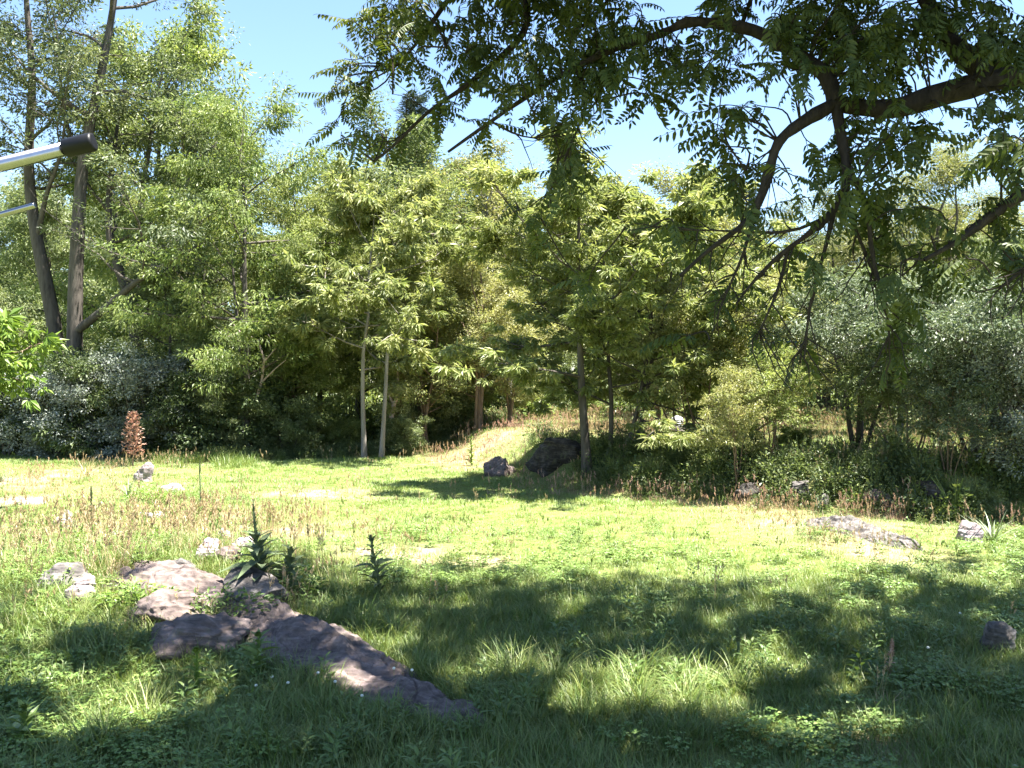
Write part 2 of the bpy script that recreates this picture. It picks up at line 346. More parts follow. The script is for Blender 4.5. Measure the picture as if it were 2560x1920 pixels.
# ------------------------------------------------------------------ ground sheet
def build_ground():
    ys = np.concatenate([np.linspace(-30, 3.6, 18), np.arange(4, 34, 0.2), np.arange(34, 60, 0.6), np.geomspace(60, 900, 26)])
    xp = np.concatenate([np.arange(0.1, 14, 0.2), np.arange(14, 34, 0.6), np.geomspace(34.5, 700, 24)])
    xs = np.concatenate([-xp[::-1], [0.0], xp])
    X, Yv = np.meshgrid(xs, ys); Z = zg(X, Yv)
    V = np.stack([X, Yv, Z], -1).reshape(-1, 3); nx = len(xs); ny = len(ys)
    i = np.arange(ny - 1)[:, None] * nx + np.arange(nx - 1)[None, :]
    Q = np.stack([i, i + 1, i + nx + 1, i + nx], -1).reshape(-1, 4)
    mb = MB(); mb.add(V, Q)
    m, N, L = newmat('soil_and_thatch')
    at = N.new('ShaderNodeAttribute'); at.attribute_name = 'dry'
    ab = N.new('ShaderNodeAttribute'); ab.attribute_name = 'bare'
    tc = N.new('ShaderNodeTexCoord')
    no = N.new('ShaderNodeTexNoise'); no.inputs['Scale'].default_value = 9; no.inputs['Detail'].default_value = 8; no.inputs['Roughness'].default_value = 0.75
    L.new(tc.outputs['Object'], no.inputs['Vector'])
    r1 = ramp(N, [(0.3, (0.07, 0.095, 0.03)), (0.55, (0.15, 0.175, 0.05)), (0.75, (0.22, 0.22, 0.09))])
    r2 = ramp(N, [(0.3, (0.17, 0.12, 0.07)), (0.55, (0.30, 0.23, 0.14)), (0.75, (0.40, 0.32, 0.21))])
    r3 = ramp(N, [(0.3, (0.24, 0.17, 0.125)), (0.55, (0.40, 0.31, 0.245)), (0.75, (0.52, 0.43, 0.36))])
    for r in (r1, r2, r3): L.new(no.outputs['Fac'], r.inputs[0])
    m1 = N.new('ShaderNodeMix'); m1.data_type = 'RGBA'; m2 = N.new('ShaderNodeMix'); m2.data_type = 'RGBA'
    L.new(at.outputs['Fac'], m1.inputs[0]); L.new(r1.outputs[0], m1.inputs[6]); L.new(r2.outputs[0], m1.inputs[7])
    L.new(ab.outputs['Fac'], m2.inputs[0]); L.new(m1.outputs[2], m2.inputs[6]); L.new(r3.outputs[0], m2.inputs[7])
    bs = N.new('ShaderNodeBsdfPrincipled'); bs.inputs['Roughness'].default_value = 0.95; bs.inputs['Specular IOR Level'].default_value = 0.1
    L.new(m2.outputs[2], bs.inputs['Base Color'])
    bp = N.new('ShaderNodeBump'); bp.inputs['Distance'].default_value = 0.05; L.new(no.outputs['Fac'], bp.inputs['Height']); L.new(bp.outputs[0], bs.inputs['Normal'])
    out = N.new('ShaderNodeOutputMaterial'); L.new(bs.outputs[0], out.inputs[0])
    me = mb.mesh('ground', m, True)
    d, bb = dry_at(V[:, 0], V[:, 1])
    for nm, arr in (('dry', d), ('bare', bb)):
        a = me.attributes.new(nm, 'FLOAT', 'POINT'); a.data.foreach_set('value', arr.astype(np.float32))
    o = ob('ground', me); tag(o, 'rolling grassy ground with bare tan patches and raised bank', 'ground', kind='structure')
build_ground()

# ------------------------------------------------------------------ rocks
ROCKS = []        # footprints where no grass grows: x, y, rx, ry, rot
_ico = {}
def ico(n):
    if n not in _ico:
        bm = bmesh.new(); bmesh.ops.create_icosphere(bm, subdivisions=n, radius=1)
        V = np.array([v.co[:] for v in bm.verts]); Fc = np.array([[v.index for v in f.verts] for f in bm.faces]); bm.free()
        _ico[n] = (V, Fc)
    return _ico[n]

def rock(name, label, loc, dim, rz, seed, mat, sub=5, boxy=0.75, cuts=9, rough=0.10, strata=0.0, tilt=(0, 0), foot=0.8, keep=None, sink=0.3, group=None):
    V, Fc = ico(sub); r = np.random.default_rng(seed); V = V.copy()
    V = np.sign(V) * np.abs(V) ** boxy
    for k in range(cuts):
        n = nrm(r.normal(size=3) * [1, 1, 0.8]); d = r.uniform(0.5, 0.9)
        e = V @ n - d; V = V - np.clip(e, 0, None)[:, None] * n * 0.9
    V = V * np.array(dim) / 2
    s = max(dim)
    nn = nrm(V)
    q = V / s
    disp = fbm(q * 3.2 + seed, 5, seed, 0.6) * rough * s * 0.5 - np.clip(0.10 - np.abs(vnoise(q * 3.1 + seed * 2, seed + 9)), 0, 1) * 0.35 * s * rough * 4
    V = V + nn * disp[:, None]
    if strata:
        lay = vnoise(np.stack([q[:, 0] * 1.2, q[:, 1] * 2.5, q[:, 2] * 26 + q[:, 0] * 4], -1) + seed, seed)
        V = V + nn * [1, 1, 0.25] * (lay * strata)[:, None]
        cr = np.abs(vnoise(q * 5 + 9, seed + 3)); V = V - nn * (np.clip(0.12 - cr, 0, 1) * 0.5 * strata / 0.03 * 0.12)[:, None]
    mb = MB(); mb.add(V, Fc)
    o = ob(name, mb.mesh(name, M[mat], True))
    x, y = loc[0], loc[1]; z = float(zg(x, y)) + dim[2] * (0.5 - sink)
    o.location = (x, y, z); o.rotation_euler = (tilt[0], tilt[1], rz)
    tag(o, label, 'rock', group)
    if foot: ROCKS.append((x, y, dim[0] / 2 * foot, dim[1] / 2 * foot, rz))
    return o

def along(u1, v1, u2, v2):
    a = G(u1, v1); b = G(u2, v2); c = (a + b) / 2
    return c, float(np.hypot(*(b - a)[:2])), math.atan2(b[1] - a[1], b[0] - a[0])

# ------------------------------------------------------------------ tree generator
def limb_path(p0, d, length, n, rng, bend, wob=0.12):
    pts = [p0]; d = nrm(d); st = length / (n - 1)
    for k in range(n - 1):
        d = nrm(d + np.array([0, 0, bend / (n - 1)]) + rng.normal(size=3) * wob)
        pts.append(pts[-1] + d * st)
    return np.array(pts)

def at_path(path, t):
    k = t * (len(path) - 1); i = min(int(k), len(path) - 2); f = k - i
    return path[i] * (1 - f) + path[i + 1] * f, nrm(path[i + 1] - path[i])

def make_tree(seed, stems, n_limbs=14, t0=0.35, spread=4.0, el=(20, 60), bend=0.2, subs=6, twigs=4, cl_r=0.6, flat=0.5,
              n_leaf=70, ll=(0.12, 0.2), lw=0.42, droop=0.4, whorl=0.0, profile=None, cull=None, upb=1.0, k=7, tw_len=0.9, updev=1.0, thin=1.0):
    """stems: list of (path (n,3) local, radii) -> (wood MB, leaf MB)"""
    rng = np.random.default_rng(seed); wood = MB(); leaf = MB(); wood.stems = []
    C = []; O = []
    profile = profile or (lambda t: 0.45 + 0.75 * math.sin(math.pi * min(1, 0.25 + 0.75 * t)))
    per = max(1, n_limbs // len(stems))
    az0 = rng.uniform(0, 6.28)
    for si, (path, rad) in enumerate(stems):
        path = np.asarray(path, float); rad = np.asarray(rad, float)
        sm = MB(); tube(sm, path, rad, k + 1); wood.stems.append(sm)
        for i in range(per):
            tt = (i + rng.uniform(0.1, 0.9)) / per; t = t0 + (1 - t0) * tt
            p, dr = at_path(path, t); r0 = np.interp(t, np.linspace(0, 1, len(rad)), rad)
            az = az0 + si * 1.3 + i * 2.399 + rng.normal() * 0.3
            e = math.radians(rng.uniform(*el) * (0.6 + 0.6 * tt))
            d = np.array([math.cos(az) * math.cos(e), math.sin(az) * math.cos(e), math.sin(e)])
            Ln = spread * profile(tt) * rng.uniform(0.75, 1.15)
            lp = limb_path(p, d, Ln, 6, rng, bend)
            tube(wood, lp, np.linspace(min(r0 * 0.6, 0.03 * Ln), 0.012, 6) * thin, 5)
            for j in range(subs):
                ts = 0.25 + 0.75 * (j + rng.uniform(0, 1)) / subs
                q, dq = at_path(lp, ts)
                sd = nrm(dq + rng.normal(size=3) * [0.8, 0.8, 0.45])
                sl = Ln * rng.uniform(0.2, 0.42) * (1.15 - 0.5 * ts)
                sp = limb_path(q, sd, sl, 4, rng, bend * 0.5)
                tube(wood, sp, np.linspace(0.02, 0.007, 4) * thin, 4)
                for w in range(twigs):
                    tw = (w + 1) / twigs
                    c, dc = at_path(sp, min(0.999, tw))
                    c = c + rng.normal(size=3) * [0.35, 0.35, 0.25] * tw_len
                    C.append(c); O.append(dq)
        # leader top
        C.append(path[-1]); O.append(np.array([0, 0, 1.0]))
    C = np.array(C); O = np.array(O)
    if cull is not None:
        kp = cull(C, rng); C = C[kp]; O = O[kp]
    n = len(C)
    sz = rng.uniform(0.6, 1.3, n)
    cnt = n_leaf
    Cb = np.repeat(C, cnt, 0); Ob = np.repeat(O, cnt, 0); S = np.repeat(sz, cnt) * cl_r
    off = rng.normal(size=(n * cnt, 3)); off = nrm(off) * (rng.uniform(0, 1, (n * cnt, 1)) ** 0.55)
    o2 = off * S[:, None] * [1, 1, flat]
    base = Cb + o2 * (1 - whorl * 0.8)
    d = off * [1, 1, 0.6] + Ob * 0.35 + rng.normal(size=(n * cnt, 3)) * 0.3 + np.array([0, 0, -droop])
    up = np.array([0, 0, upb]) + rng.normal(size=(n * cnt, 3)) * updev
    L = rng.uniform(*ll, n * cnt) * np.repeat(rng.uniform(0.6, 1.4, n), cnt); W = L * lw * rng.uniform(0.8, 1.2, n * cnt)
    leaves(leaf, base, d, up, L, W)
    return wood, leaf

def straight(h, r, rng, lean=(0, 0), wob=0.15, n=8, base=(0, 0), top=0.15):
    t = np.linspace(0, 1, n); p = np.zeros((n, 3))
    w = np.cumsum(rng.normal(size=(n, 2)) * wob, 0) * t[:, None]
    p[:, 0] = base[0] + lean[0] * t * h + w[:, 0]; p[:, 1] = base[1] + lean[1] * t * h + w[:, 1]; p[:, 2] = t * h - 0.25 * (1 - t)
    rr = r * (1 - (1 - top) * t); rr[0] *= 1.35
    return p, rr

KINDS = {}
def kind(name, wood, leaf, bark, lm):
    KINDS[name] = ([m.mesh(name + '_trunk', M[bark], True) for m in wood.stems], leaf.mesh(name + '_crown', M[lm]), wood.mesh(name + '_branchwork', M[bark], True))

def stems_of(seed, spec):
    r = np.random.default_rng(seed)
    return [straight(h, rad, r, lean, wob, 8, base) for (h, rad, lean, wob, base) in spec]

def plant_tree(kname, name, label, loc, scale=1.0, rz=0.0, cat='tree', group=None, parts=('trunk', 'crown'), sz=None, lm=None):
    w, l, br = KINDS[kname]
    e = ob(name, None, loc=(loc[0], loc[1], float(zg(loc[0], loc[1]))), rot=(0, 0, rz), scl=(scale, scale, sz or scale))
    e.empty_display_size = 0.3
    tag(e, label, cat, group)
    for q in w: ob(parts[0] if cat != 'shrub' else 'stem', q, e)
    o = ob(parts[1] if cat != 'shrub' else 'foliage', l, e)
    tag(ob('branchwork', br, o), kind='stuff')
    if lm:
        o.material_slots[0].link = 'OBJECT'; o.material_slots[0].material = M[lm]
    return e

def at_u(u, Y):
    return ((u - CX) / F * Y, Y)

# ------------------------------------------------------------------ tree kinds
def pix_stem(pts, Y, base_xy, r0, r1, depth=None):
    """stem through photo points at depth Y, in coordinates local to base_xy on the ground"""
    z0 = float(zg(*base_xy)); q = []
    for i, (u, v) in enumerate(pts):
        p = P(u, v, Y + (depth[i] if depth else 0)); q.append([p[0] - base_xy[0], p[1] - base_xy[1], p[2] - z0])
    q = np.array(q); t = np.linspace(0, 1, len(q))
    tt = np.linspace(0, 1, len(q) * 2 - 1)
    q2 = np.stack([np.interp(tt, t, q[:, i]) for i in range(3)], 1)
    q2[1:-1] = 0.25 * q2[:-2] + 0.5 * q2[1:-1] + 0.25 * q2[2:]
    return q2, np.linspace(r0, r1, len(q2))

def build_kinds():
    # tall locust with its own leaning trunk, at the far left
    global LOC_A, LOC_B, LOC_C
    LOC_A = at_u(150, 40.0); LOC_B = at_u(188, 38.5); LOC_C = at_u(335, 40.5)
    airy = lambda C, r: r.uniform(size=len(C)) < np.clip(0.65 + 0.9 * vnoise(C * 0.33 + 4, 3), 0.15, 1)
    sA = [pix_stem([(150, 1140), (146, 860), (118, 720), (92, 600), (72, 470), (72, 340), (84, 200), (70, 60), (60, -80), (70, -220)], 40, LOC_A, 0.36, 0.06),
          pix_stem([(92, 600), (108, 520), (120, 470), (150, 400), (165, 300), (160, 200)], 40, LOC_A, 0.13, 0.03, [0, -.5, -1, -1.5, -2, -2.5])]
    w, l = make_tree(11, sA, 22, 0.42, 3.8, (5, 45), 0.15, 6, 4, 0.62, 0.42, 44, (0.14, 0.24), 0.36, cull=airy, tw_len=1.2)
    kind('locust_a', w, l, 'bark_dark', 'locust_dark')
    sB = [pix_stem([(186, 1140), (186, 900), (188, 700), (198, 520), (206, 400), (236, 260), (262, 140), (285, 10), (300, -130), (310, -260)], 38.5, LOC_B, 0.37, 0.06),
          pix_stem([(188, 830), (240, 790), (300, 740), (345, 700), (400, 668), (455, 640), (520, 600)], 38.5, LOC_B, 0.2, 0.05, [0, -.5, -1, -1.5, -2, -2.5, -3]),
          pix_stem([(206, 400), (170, 330), (150, 240), (152, 130), (130, 20)], 38.5, LOC_B, 0.12, 0.03, [0, .5, 1, 1, 1])]
    w, l = make_tree(12, sB, 27, 0.45, 4.6, (5, 50), 0.1, 6, 4, 0.66, 0.42, 46, (0.14, 0.24), 0.36, cull=airy, tw_len=1.2)
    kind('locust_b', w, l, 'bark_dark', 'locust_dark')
    sC = [pix_stem([(345, 1140), (345, 850), (330, 760), (300, 680), (272, 600), (270, 480), (290, 360), (300, 240)], 40.5, LOC_C, 0.34, 0.05),
          pix_stem([(345, 850), (345, 760), (352, 640), (350, 500), (372, 380), (390, 260), (410, 150)], 40.5, LOC_C, 0.24, 0.04, [0, .3, .6, 1, 1, 1, 1]),
          pix_stem([(348, 840), (365, 760), (385, 680), (412, 610), (450, 520), (480, 420), (500, 330)], 40.5, LOC_C, 0.2, 0.04, [0, -.3, -.6, -1, -1, -1, -1])]
    w, l = make_tree(13, sC, 24, 0.5, 3.6, (5, 50), 0.15, 6, 4, 0.62, 0.42, 46, (0.13, 0.22), 0.36, cull=airy, tw_len=1.1)
    kind('locust_c', w, l, 'bark_dark', 'mid')
    # bright layered locust
    st = stems_of(21, [(13.5, 0.2, (0.02, 0), 0.16, (0, 0)), (11.0, 0.13, (-0.12, 0.05), 0.14, (0.2, 0))])
    w, l = make_tree(21, st, 26, 0.25, 4.2, (0, 40), 0.1, 6, 5, 0.7, 0.3, 48, (0.14, 0.26), 0.3, 0.5, tw_len=1.0)
    kind('layered', w, l, 'bark_dark', 'locust')
    # generic broad tree, two shapes
    st = stems_of(22, [(12.0, 0.19, (0.0, 0), 0.16, (0, 0))])
    w, l = make_tree(22, st, 24, 0.18, 3.6, (5, 50), 0.15, 7, 4, 0.66, 0.5, 62, (0.12, 0.2), 0.42)
    kind('broad', w, l, 'bark_dark', 'mid')
    st = stems_of(23, [(11.0, 0.15, (0.03, 0), 0.2, (0, 0)), (10.0, 0.12, (-0.08, 0.06), 0.2, (0.25, 0.1)), (9.0, 0.1, (0.1, -0.05), 0.2, (-0.2, 0.1))])
    w, l = make_tree(23, st, 27, 0.2, 2.9, (10, 60), 0.15, 6, 4, 0.6, 0.5, 56, (0.11, 0.2), 0.4)
    kind('clump', w, l, 'bark_brown', 'yellow')
    # sumac-like trees: whorls of drooping fronds in flat layers
    st = stems_of(24, [(9.6, 0.14, (-0.06, 0), 0.14, (0, 0)), (8.8, 0.085, (0.10, 0.04), 0.16, (0.62, 0.6)), (8.2, 0.08, (0.16, 0.0), 0.16, (0.95, 0.3)), (8.4, 0.08, (0.24, -0.05), 0.16, (1.15, 0.9))])
    w, l = make_tree(24, st, 48, 0.26, 3.2, (0, 45), 0.1, 6, 4, 0.55, 0.45, 66, (0.15, 0.28), 0.26, 0.55, whorl=0.8, tw_len=0.8)
    kind('sumac_group', w, l, 'bark_dark', 'sumac')
    st = stems_of(25, [(9.5, 0.10, (-0.02, 0), 0.14, (-0.25, 0)), (9.5, 0.095, (0.05, 0.02), 0.14, (0.35, 0.1))])
    w, l = make_tree(25, st, 26, 0.36, 3.3, (0, 45), 0.2, 6, 4, 0.55, 0.4, 52, (0.2, 0.34), 0.24, 0.55, whorl=0.8, tw_len=0.8)
    kind('sumac_pair', w, l, 'bark_grey', 'sumac')
    # spindly young tree with bare lower stems
    st = stems_of(26, [(6.6, 0.06, (0.03, 0), 0.16, (0, 0)), (6.0, 0.05, (-0.14, 0.0), 0.16, (-0.2, 0)), (6.2, 0.05, (0.16, -0.05), 0.16, (0.2, 0)), (5.0, 0.045, (0.32, 0.05), 0.16, (0.3, 0.1)), (4.8, 0.04, (-0.3, 0.05), 0.16, (-0.3, 0.1))])
    w, l = make_tree(26, st, 28, 0.38, 1.7, (10, 60), 0.1, 5, 3, 0.42, 0.45, 34, (0.12, 0.22), 0.34, 0.4)
    kind('spindly', w, l, 'bark_brown', 'yellow')
    # feathery willow
    st = stems_of(27, [(11.5, 0.18, (0.02, 0), 0.2, (0, 0)), (10.5, 0.14, (-0.14, 0), 0.2, (-0.2, 0)), (10.0, 0.13, (0.14, 0.03), 0.2, (0.2, 0))])
    w, l = make_tree(27, st, 33, 0.15, 3.2, (20, 65), -0.1, 7, 4, 0.6, 0.8, 62, (0.1, 0.17), 0.26, 0.5, updev=0.9)
    kind('feathery', w, l, 'bark_dark', 'willow')
    # small dark-forked tree, silvery
    st = stems_of(28, [(4.6, 0.13, (0.06, 0), 0.14, (0, 0)), (4.3, 0.09, (-0.3, 0.0), 0.14, (-0.05, 0)), (3.8, 0.07, (0.35, 0.05), 0.14, (0.05, 0))])
    w, l = make_tree(28, st, 24, 0.52, 2.3, (5, 55), 0.05, 6, 4, 0.42, 0.5, 48, (0.09, 0.15), 0.36, 0.4)
    kind('small_fork', w, l, 'bark_dark', 'silver')
    # many-stemmed shrub, full to the ground
    st = stems_of(29, [(3.8, 0.06, (a, b), 0.12, (a * .6, b * .6)) for a, b in ((0.05, 0.0), (-0.3, .1), (0.32, .1), (0.1, -.35), (-.15, -.3), (.25, .3), (-.3, .3))])
    w, l = make_tree(29, st, 35, 0.1, 1.35, (0, 55), -0.05, 5, 4, 0.36, 0.6, 44, (0.085, 0.14), 0.42, 0.3)
    kind('shrub', w, l, 'bark_dark', 'silver')
    st = stems_of(30, [(3.2, 0.05, (a, b), 0.12, (a * .6, b * .6)) for a, b in ((0.0, 0.0), (-0.4, .1), (0.4, .1), (0.1, -.4), (-.2, .35))])
    w, l = make_tree(30, st, 30, 0.08, 1.3, (0, 45), -0.1, 5, 4, 0.4, 0.55, 42, (0.11, 0.18), 0.48, 0.35)
    kind('bush', w, l, 'bark_dark', 'dark')
    # twiggy, nearly bare tree
    st = stems_of(31, [(11.0, 0.1, (0.02, 0), 0.2, (0, 0)), (10.5, 0.08, (-0.07, 0.0), 0.2, (-0.2, 0)), (10.2, 0.08, (0.08, 0.0), 0.2, (0.2, 0))])
    w, l = make_tree(31, st, 42, 0.3, 2.0, (45, 80), 0.3, 7, 3, 0.42, 0.8, 12, (0.10, 0.17), 0.36, 0.3, thin=1.4)
    kind('twiggy', w, l, 'bark_grey', 'yellow')
    # conifer
    rng = np.random.default_rng(32); wood = MB(); leaf = MB()
    p, rr = straight(13.0, 0.17, rng, (0, 0), 0.04); sm = MB(); tube(sm, p, rr, 7); wood.stems = [sm]
    B = []; D = []
    for i in range(170):
        t = 0.2 + 0.8 * i / 170; z = 13 * t; a = i * 2.399; Ln = 2.6 * (1.04 - t) ** 0.8 * rng.uniform(0.7, 1.1) + 0.15
        lp = limb_path(np.array([0, 0, z]), np.array([math.cos(a), math.sin(a), 0.15]), Ln, 5, rng, 0.25, 0.08)
        tube(wood, lp, np.linspace(0.025, 0.006, 5), 4)
        for s in np.linspace(0.2, 1, int(10 + Ln * 12)):
            q, dq = at_path(lp, min(s, 0.999))
            for kx in range(9):
                B.append(q + rng.normal(size=3) * 0.07); D.append(dq + rng.normal(size=3) * [0.8, 0.8, 0.45])
    B = np.array(B); D = np.array(D); n = len(B)
    leaves(leaf, B, D, np.array([0, 0, 1.0]) + rng.normal(size=(n, 3)) * 0.4, rng.uniform(0.14, 0.24, n), rng.uniform(0.02, 0.035, n))
    kind('conifer', wood, leaf, 'bark_dark', 'needle')
    # broad-leaved sapling with large fresh leaves
    st = stems_of(33, [(4.5, 0.05, (0.12, 0), 0.12, (0, 0)), (3.8, 0.04, (-.1, .1), 0.12, (-.1, 0))])
    w, l = make_tree(33, st, 18, 0.74, 0.95, (0, 40), -0.2, 5, 3, 0.32, 0.5, 15, (0.2, 0.34), 0.36, 0.45, whorl=0.7)
    kind('sapling', w, l, 'bark_brown', 'bright')
build_kinds()

# ------------------------------------------------------------------ the trees, each where it stands
def T(k, name, label, u, Y, top_v, h0, rz=0.0, cat='tree', lm=None, wide=1.0, group=None):
    """kind k (natural height h0) at photo column u and depth Y, crown top at photo row top_v"""
    x, y = at_u(u, Y); z = float(zg(x, y)); ht = H - (top_v - CY) / F * Y - z
    s = ht / h0
    return plant_tree(k, name, label, (x, y), s * wide, rz, cat, group, sz=s, lm=lm)

def own(k, name, label, loc):
    return plant_tree(k, name, label, loc)

own('locust_a', 'locust_tree', 'tall locust tree with thin leaning trunk nearest the left edge', LOC_A)
own('locust_b', 'locust_tree', 'tallest locust with straight dark trunk and a low limb sweeping right', LOC_B)
own('locust_c', 'locust_tree', 'three-stemmed dark locust right of the two tall straight trunks', LOC_C)
T('layered', 'locust_tree', 'bright yellow-green locust with layered sprays below the clear sky patch', 615, 36.5, 195, 14.6, 0.3, wide=0.82)
T('broad', 'broadleaf_tree', 'tall dark-leaved tree rising behind the bright locust, its top beside the sky', 390, 46, -30, 13.6, 1.0, lm='locust', wide=0.72)
T('broad', 'broadleaf_tree', 'darker tree filling the gap between locust trunks and bright locust', 500, 43, 190, 13.6, 2.2, lm='mid', wide=0.55)
T('layered', 'locust_tree', 'locust at the right end of the tall group, crown sloping to the sky notch', 740, 40, 400, 14.6, 2.4, wide=0.7)
T('broad', 'broadleaf_tree', 'low green tree standing behind the silver shrubs at left', 430, 38.5, 640, 13.6, 4.2, lm='mid', wide=1.1)
T('sumac_pair', 'sumac_tree', 'twin grey-stemmed sumac at the lawn edge with flat yellowish crown', 928, 36.0, 420, 10.8, 0.0)
T('broad', 'broadleaf_tree', 'dense olive-green tree left of the twin grey stems', 800, 41, 430, 13.6, 0.6, lm='sumac', wide=0.85)
T('clump', 'broadleaf_tree', 'many-stemmed yellowish tree just right of the twin grey stems', 1050, 42, 480, 12.0, 0.4, lm='sumac')
T('twiggy', 'twiggy_tree', 'nearly bare tree with upright brown twigs behind the central crowns', 1150, 46, 350, 13.0, 0.0, wide=1.2)
T('conifer', 'conifer_tree', 'blue-grey conifer seen faintly between the hanging branches and bare twigs', 1035, 52, 225, 13.2, 0.0)
T('clump', 'broadleaf_tree', 'yellow-green tree left of the central sumac group, over the tan grass', 1200, 40, 560, 12.0, 2.0)
T('sumac_group', 'sumac_tree', 'large central sumac group on the rock ledge with four slender trunks', 1470, 26.0, 320, 11.0, 0.0, wide=1.15)
T('clump', 'broadleaf_tree', 'pale tree crown showing behind the right shoulder of the central sumac', 1740, 40, 430, 12.0, 4.0, wide=1.1)
T('spindly', 'young_tree', 'spindly yellow-leaved young tree with bare reddish stems right of centre', 1765, 26.0, 640, 8.0, 0.0)
T('conifer', 'conifer_tree', 'small pointed conifer in the white sky gap right of centre', 1872, 60, 450, 13.2, 1.0, wide=0.9)
T('feathery', 'feathery_tree', 'pale feathery tree right of the white sky gap', 2060, 46, 440, 13.5, 0.3)
T('feathery', 'feathery_tree', 'tall pale feathery tree at right behind the hanging limb', 2330, 42, 330, 13.5, 1.4, wide=1.3)
T('feathery', 'feathery_tree', 'pale feathery tree at the right edge above the silver shrub', 2530, 44, 400, 13.5, 2.6)
T('clump', 'broadleaf_tree', 'yellowish tree behind the small dark-forked tree', 1960, 36, 650, 12.0, 1.1, wide=1.2)
T('broad', 'broadleaf_tree', 'green tree at the right edge behind the silver shrub', 2520, 34, 560, 13.6, 1.4, lm='mid', wide=0.9)
T('small_fork', 'silverberry_tree', 'small dark-forked silvery tree standing on the right bank', 2148, 24.5, 640, 6.0, 0.0, lm='silvergreen')
T('small_fork', 'silverberry_tree', 'silvery multi-stemmed tree at the right edge above the dark bank', 2440, 21.5, 640, 6.0, 2.0, lm='silvergreen', wide=1.1)
T('shrub', 'silverberry_shrub', 'brightest silver-leaved shrub cut by the right edge', 2600, 20.5, 800, 4.6, 0.7, cat='shrub')
T('broad', 'broadleaf_tree', 'leafy green tree filling the view behind the right bank trees', 2250, 32, 640, 13.6, 3.3, lm='mid', wide=1.3)
T('clump', 'broadleaf_tree', 'low sunlit tree between the twin grey stems and the round bush', 1065, 39.5, 690, 12.0, 3.1, lm='sumac', wide=1.25)
T('clump', 'broadleaf_tree', 'low yellow tree left of the central trunk above the meadow', 1275, 41, 730, 12.0, 0.9, wide=1.2)
T('clump', 'broadleaf_tree', 'low tree with olive leaves left of the twin grey stems', 720, 38.5, 700, 12.0, 1.9, lm='locust', wide=1.2)
T('clump', 'broadleaf_tree', 'low sunlit tree seen between the central trunks and the young tree', 1640, 37, 720, 12.0, 5.5, lm='sumac', wide=1.2)
T('spindly', 'young_tree', 'thin-stemmed sapling between the young tree and the small forked tree', 1930, 23.6, 830, 8.0, 1.0, lm='locust', wide=1.2)
T('spindly', 'young_tree', 'bare-stemmed sapling standing on the bank left of the rounded grey stone', 1845, 22.8, 880, 8.0, 4.1, lm='yellow')
T('spindly', 'young_tree', 'slim sapling leaning over the bank below the right silvery tree', 2370, 21.0, 860, 8.0, 5.0, lm='silvergreen')
T('spindly', 'young_tree', 'green sapling just right of the small forked tree', 2270, 22.6, 800, 8.0, 2.2, lm='mid', wide=1.3)
T('spindly', 'young_tree', 'sapling with reddish stems directly behind the leaning dark branch', 1690, 28.5, 760, 8.0, 3.2, lm='sumac', wide=1.2)
# second row that closes the gaps
T('broad', 'broadleaf_tree', 'dark tree in the second row behind the twin grey stems', 900, 50, 400, 13.6, 5.0, lm='mid')
T('clump', 'broadleaf_tree', 'second-row tree whose top shows left of the bare twigs', 985, 48, 270, 12.0, 5.0, lm='mid')
T('broad', 'broadleaf_tree', 'second-row tree whose crown backs the bare twigs', 1130, 51, 330, 13.6, 1.2, lm='willow')
T('clump', 'broadleaf_tree', 'second-row tree closing the notch left of the central sumac', 1230, 50, 400, 12.0, 2.6, lm='sumac')
T('broad', 'broadleaf_tree', 'second-row tree whose dark trunk shows left of the central sumac', 1300, 50, 460, 13.6, 2.9, lm='sumac')
T('broad', 'broadleaf_tree', 'second-row tree directly behind the central sumac group', 1540, 52, 470, 13.6, 3.9, lm='mid')
T('broad', 'broadleaf_tree', 'second-row tree below the white sky gap', 1850, 54, 600, 13.6, 0.2, lm='mid')
T('broad', 'broadleaf_tree', 'second-row tree behind the tallest left trunks', 120, 52, 420, 13.6, 3.0, lm='mid', wide=0.9)
T('sapling', 'leafy_sapling', 'fresh bright green sapling reaching in from the left edge', -95, 19.5, 800, 4.9, 0.4, cat='sapling')

